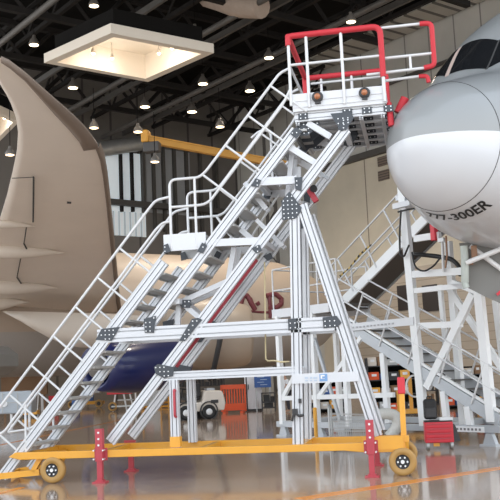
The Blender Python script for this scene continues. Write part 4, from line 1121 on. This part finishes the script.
# yellow bollard
sp = Spot(316.5, 441)
bo = thing('bollard', 'thin yellow post standing behind the middle legs of the yellow base', 'post', sp.o)
MB().cyl(sp.q(0, 0), sp.q(0, .74), .045, n=12).build('pole', 'yellow', bo); MB().cyl(sp.q(0, .74), sp.q(0, .77), .05, .03, n=12).build('cap', 'yellow', bo); MB().cyl(sp.q(0, 0), sp.q(0, .03), .09, n=12).build('base_plate', 'dark', bo)
# --- storage racks with boxes under the flights
def rack(label, px, py, w, shelves, boxes_lab, cols, seed, group):
    rnd = random.Random(seed); sp = Spot(px, py); k = sp.k
    r = thing('storage_rack', label, 'shelf', sp.o); w *= k; H_ = shelves[-1]*k + .3
    for x in (-w/2, w/2):
        for y in (0, .5): MB().box(sp.q(x, H_/2, y), (.05, .05, H_), sp.rot).build('upright', 'dark', r)
    MB().box(sp.q(0, H_/2, .52), (w, .03, H_), sp.rot).build('dark_backing', 'ceil', r)  # dark sheet added to darken the view through the rack
    for z in shelves: MB().box(sp.q(0, z*k, .25), (w, .55, .035), sp.rot).build('shelf_board', 'dark', r)
    n = 0
    for zi, z in enumerate(shelves):
        x = -w/2+.06
        while x < w/2-.2:
            bw = rnd.uniform(.22, .38); bh = rnd.uniform(.20, .32)
            if x+bw > w/2-.03: break
            m, cn = cols[n % len(cols)]
            pos = ('left end', 'second place', 'third place', 'fourth place', 'fifth place', 'sixth place', 'seventh place', 'eighth place')[min(7, int((x+w/2)/.3))]
            c = thing('storage_box', '%s box at the %s of the %s shelf, %s' % (cn, pos, ('bottom', 'second', 'third', 'fourth')[zi], boxes_lab), 'box', sp.q(x+bw/2, z*k+.02, .22), 0, group)
            MB().box(sp.q(x+bw/2, z*k+.02+bh/2, .22), (bw, .34, bh), sp.rot).build('bin', m, c, bevel=.01)
            MB().box(sp.q(x+bw/2, z*k+.02+bh*.6, .045), (bw*.5, .012, bh*.3), sp.rot).build('card', 'white', c)
            x += bw+.04; n += 1
pal = [('brown', 'brown'), ('wire', 'grey'), ('orange', 'orange'), ('blue', 'blue'), ('dark', 'dark'), ('yellow', 'yellow'), ('cartw', 'cream')]
rack('dark storage rack of boxes under the lower flight of the switchback stair', 396, 413, 52, (3, 18, 33, 47), 'rack under the lower flight', pal, 3, 'boxes in the rack under the lower flight')
rack('dark storage rack behind the front right leg of the stair platform', 335, 412, 30, (3, 17, 31), 'rack behind the front right leg', pal[::-1], 9, 'boxes in the rack behind the right leg')
rack('dark storage rack seen beyond the foot of the lower flight at right', 470, 408, 50, (3, 18, 33), 'rack beyond the lower flight foot', pal[2:]+pal[:2], 5, 'boxes in the rack at right')
# --- yellow lift with coiled hose
sp = Spot(412, 424); k = sp.k
yl = thing('yellow_hoist', 'yellow wheeled hoist with coiled white hose, behind the steering handle', 'hoist', sp.o)
MB().box(sp.q(0, .35, .2), (.9, .5, .12), sp.rot).box(sp.q(-.3, .65, .2), (.1, .1, .6), sp.rot).box(sp.q(.05, .85, .2), (.1, .1, .9), sp.rot).build('frame', 'yellow', yl, bevel=.01)
MB().tube([sp.q(.15+.24*math.cos(a), 1.05+.3*math.sin(a), .02) for a in [j*PI/10 for j in range(20)]], .03, 6, closed=True).build('coiled_hose', 'white', yl)
for x in (-.35, .35): MB().cyl(sp.q(x, .14, .12), sp.q(x, .14, .2), .14, n=14).build('wheel', 'black', yl)
# --- red-topped ladder cart and yellow frames beyond the left flight
sp = Spot(126, 411); k = sp.k
lc = thing('ladder_cart', 'wheeled cart with red top rail and pale legs, beyond the lower flight', 'cart', sp.o)
MB().box(sp.q(-6*k, 18.5*k, 0), (25*k, .2, 3.2*k), sp.rot).build('top_rail', 'red', lc, bevel=.01)
for x0, x1 in ((-10, -13), (-2, 1), (4, 8), (10, 10)): MB().bar(sp.q(x0*k, 18*k), sp.q(x1*k, 0), .07, .06).build('leg', 'white', lc)
MB().tube([sp.q(5*k, 18*k, .1), sp.q(12*k, 34*k, .1), sp.q(30*k, 33*k, .1)], .035, 6).tube([sp.q(9*k, 18*k, .5), sp.q(16*k, 34*k, .5)], .035, 6).build('ladder_frame', 'dark', lc)
MB().box(sp.q(-4*k, 5*k, .1), (20*k, .5, 1.5*k), sp.rot).box(sp.q(0, 11*k, .1), (16*k, .4, 1*k), sp.rot).build('shelf', 'wire', lc)
for (x, z, r) in ((-13, 5, 4.6),): 
    o = MB().lathe([(-.05, r*k*.6), (-.06, r*k*.95), (.0, r*k), (.06, r*k*.95), (.05, r*k*.6)], sp.q(x*k, z*k, -.1), sp.y, 20, ring=True).build('wheel', 'orange_tyre', lc); MB().cyl(sp.q(x*k, z*k, -.13), sp.q(x*k, z*k, -.06), r*k*.55, n=14).build('hub', 'dark', o)
MB().cyl(sp.q(12*k, 3*k, -.1), sp.q(12*k, 3*k, 0), 3*k, n=14).build('wheel', 'black', lc)
sp = Spot(85, 408); k = sp.k
oc = thing('orange_trolley', 'low orange trolley with blue load and tan wheel, behind the lower flight', 'trolley', sp.o)
MB().box(sp.q(2*k, 5*k, 0), (34*k, .6, 3*k), sp.rot).build('deck', 'yellow', oc, bevel=.01)
MB().box(sp.q(3*k, 11*k, .1), (11*k, .4, 8*k), sp.rot).build('load', 'blue', oc, bevel=.02)
MB().box(sp.q(12*k, 18*k, .1), (8*k, .4, 9*k), sp.rot).build('bundle', 'wire', oc, bevel=.08)
for x in (-12, 15): 
    o = MB().lathe([(-.05, 2*k), (-.06, 3.8*k), (.0, 4*k), (.06, 3.8*k), (.05, 2*k)], sp.q(x*k, 4*k, -.35), sp.y, 18, ring=True).build('wheel', 'orange_tyre', oc); MB().cyl(sp.q(x*k, 4*k, -.38), sp.q(x*k, 4*k, -.3), 2*k, n=12).build('hub', 'dark', o)
sp = Spot(163, 408); k = sp.k
yf = thing('tool_stand', 'yellow tube frame stand holding a red tool board, beyond the diagonal legs', 'stand', sp.o)
for x in (-20, -2, 6): MB().tube(fillet([sp.q(x*k, 0, 0), sp.q(x*k, 27*k, 0)], .1), .05, 6).build('upright', 'yellow', yf)
MB().tube([sp.q(-24*k, 1.5*k, 0), sp.q(8*k, 1.5*k, 0)], .06, 6).tube([sp.q(-24*k, 5*k, .4), sp.q(8*k, 5*k, .4)], .06, 6).tube([sp.q(-2*k, 27*k, 0), sp.q(8*k, 27*k, 0)], .05, 6).build('rail', 'yellow', yf)
MB().box(sp.q(-10*k, 13*k, .2), (18*k, .1, 20*k), sp.rot).build('tool_board', 'wire', yf)
MB().box(sp.q(-14*k, 20*k, .1), (8*k, .06, 2.4*k), sp.rot).build('red_bar', 'red', yf)
# --- left: pale container with legs, brown boards, smaller carts
sp = Spot(8, 423); k = sp.k
wt = thing('pale_container', 'pale blue-grey container on legs, left edge under the lower flight rails', 'container', sp.o)
MB().box(sp.q(3*k, 20*k, .4), (42*k, .9, 22*k), sp.rot).build('tank', mat('pale_blue_grey', (.42,.47,.52), .5, 0, .1, 3), wt, bevel=.05)
MB().box(sp.q(3*k, 20*k, -.06), (42*k, .03, 1*k), sp.rot).box(sp.q(10*k, 20*k, -.06), (1*k, .03, 20*k), sp.rot).box(sp.q(-5*k, 20*k, -.06), (1*k, .03, 20*k), sp.rot).build('cage', 'wire', wt)
MB().cyl(sp.q(-3*k, 19*k, -.09), sp.q(-3*k, 19*k, -.03), 3*k, n=16).build('port', 'white', wt)
for x in (-15, 3, 21): MB().bar(sp.q(x*k, 0, .1), sp.q(x*k, 10*k, .1), .09, .09).build('leg', 'white', wt)
sp = Spot(30, 412); k = sp.k
tag(MB().box(sp.q(-6*k, 27*k, .2), (46*k, .3, 20*k), sp.rot).box(sp.q(-26*k, 9*k, .2), (.1, .1, 18*k), sp.rot).box(sp.q(14*k, 9*k, .2), (.1, .1, 18*k), sp.rot).build('display_board', 'brown'), 'large brown board on legs under the wing at far left', 'board')
sp = Spot(31, 417); k = sp.k
yp = thing('pallet_truck', 'yellow low truck below the rails at far left', 'truck', sp.o)
MB().box(sp.q(0, 4.5*k, 0), (15*k, .5, 4*k), sp.rot).box(sp.q(-5*k, 9*k, .1), (1.5*k, .1, 9*k), sp.rot).build('frame', 'yellow', yp, bevel=.01)
for x in (-5, 5): MB().cyl(sp.q(x*k, 2*k, -.2), sp.q(x*k, 2*k, -.1), 2*k, n=12).build('wheel', 'black', yp)
sp = Spot(41, 411); k = sp.k
ws = thing('tripod_stand', 'white three-legged stand with a flat top, under the wing at far left', 'stand', sp.o)
MB().box(sp.q(0, 26*k, 0), (9*k, .25, 2*k), sp.rot).build('top', 'white', ws)
for x, y in ((-3, -.15), (3, -.15), (0, .2)): MB().bar(sp.q(x*.5*k, 26*k, y*.4), sp.q(x*k, 0, y), .06, .06).build('leg', 'white', ws)
sp = Spot(54, 409); k = sp.k
tag(MB().box(sp.q(0, 6*k, 0), (9*k, .35, 12*k), sp.rot).box(sp.q(0, 12.4*k, 0), (9.6*k, .38, 1.2*k), sp.rot).build('red_crate', 'red', bevel=.02), 'red crate on the floor under the wing, left of the tool shelf', 'crate')
sp = Spot(76, 410); k = sp.k
dr = thing('oil_drum', 'blue drum with pale lid under the wing, beside the orange trolley', 'drum', sp.o)
MB().lathe([(0, 4*k), (3*k, 4*k), (3.3*k, 4.25*k), (3.6*k, 4*k), (7*k, 4*k), (7.3*k, 4.25*k), (7.6*k, 4*k), (11*k, 4*k)], sp.q(0, 0), (0, 0, 1), 20).build('barrel', 'blue', dr)
MB().cyl(sp.q(0, 11*k), sp.q(0, 11.6*k), 4.1*k, n=20).build('lid', 'white', dr)
def clutter_rack(name, label, cat, px, py, w, h, m1, m2, seed):
    rnd = random.Random(seed); sp = Spot(px, py); k = sp.k
    t = thing(name, label, cat, sp.o)
    for x in (-w/2, w/2): MB().box(sp.q(x*k, h*k/2, .2), (.06, .4, h*k), sp.rot).build('upright', m1, t)
    for j in range(4): MB().box(sp.q(0, (2+j*(h-3)/3)*k, .2), (w*k, .4, .04), sp.rot).build('shelf_board', m1, t)
    for j in range(3):
        g = MB(); x = -w/2+1
        while x < w/2-2:
            bw = rnd.uniform(2, 5); bh = rnd.uniform(.3, .8)*(h-3)/3
            if x+bw > w/2-.5: break
            g.box(sp.q((x+bw/2)*k, (2.4+j*(h-3)/3+bh/2)*k, .15), (bw*k*.9, .25, bh*k), sp.rot); x += bw+.4
        g.build('load', m2[j % len(m2)], t)
clutter_rack('tool_shelf', 'grey tool shelf under the wing root, left of the blue cowling', 'shelf', 70, 402, 30, 44, 'wire', ('cartw', 'red', 'blue'), 2)
clutter_rack('parts_shelf', 'dark parts shelf behind the tow tractor', 'shelf', 200, 409, 50, 34, 'dark', ('black', 'truss2', 'dark'), 4)
clutter_rack('tool_shelf', 'tool shelf below the blue engine cowling', 'shelf', 108, 400, 40, 20, 'wire', ('cartw', 'blue', 'orange'), 6)
clutter_rack('parts_shelf', 'dark parts shelf between the person and the right leg', 'shelf', 318, 409, 36, 30, 'dark', ('black', 'wire', 'blue'), 8)
clutter_rack('parts_shelf', 'brown parts shelf behind the yellow handle', 'shelf', 424, 405, 30, 38, 'dark', ('brown', 'truss2', 'wire'), 11)
# ================================================================== LIGHT
w = bpy.data.worlds.new('overcast_daylight'); scene.world = w; w.use_nodes = True
WN, WL = w.node_tree.nodes, w.node_tree.links
bg = WN['Background']; bg.inputs[1].default_value = 3.0
tc = WN.new('ShaderNodeTexCoord'); sp_ = WN.new('ShaderNodeSeparateXYZ'); rp = WN.new('ShaderNodeValToRGB'); mr = WN.new('ShaderNodeMapRange')
mr.inputs['From Min'].default_value = -1; mr.inputs['From Max'].default_value = 1
WL.new(tc.outputs['Generated'], sp_.inputs[0]); WL.new(sp_.outputs[2], mr.inputs['Value']); WL.new(mr.outputs['Result'], rp.inputs['Fac']); WL.new(rp.outputs['Color'], bg.inputs[0])
e = rp.color_ramp.elements; e[0].position = 0.0; e[0].color = (.70, .68, .65, 1); e[1].position = 1.0; e[1].color = (.34, .40, .50, 1)
for ps, c in ((.49, (.80, .79, .77, 1)), (.51, (1.0, 1.0, 1.0, 1)), (.62, (.85, .90, .95, 1))):
    k_ = e.new(ps); k_.color = c
vs = scene.view_settings
vs.view_transform = 'Standard'; vs.look = 'None'; vs.gamma = 1.0; vs.exposure = -0.2; vs.use_curve_mapping = False
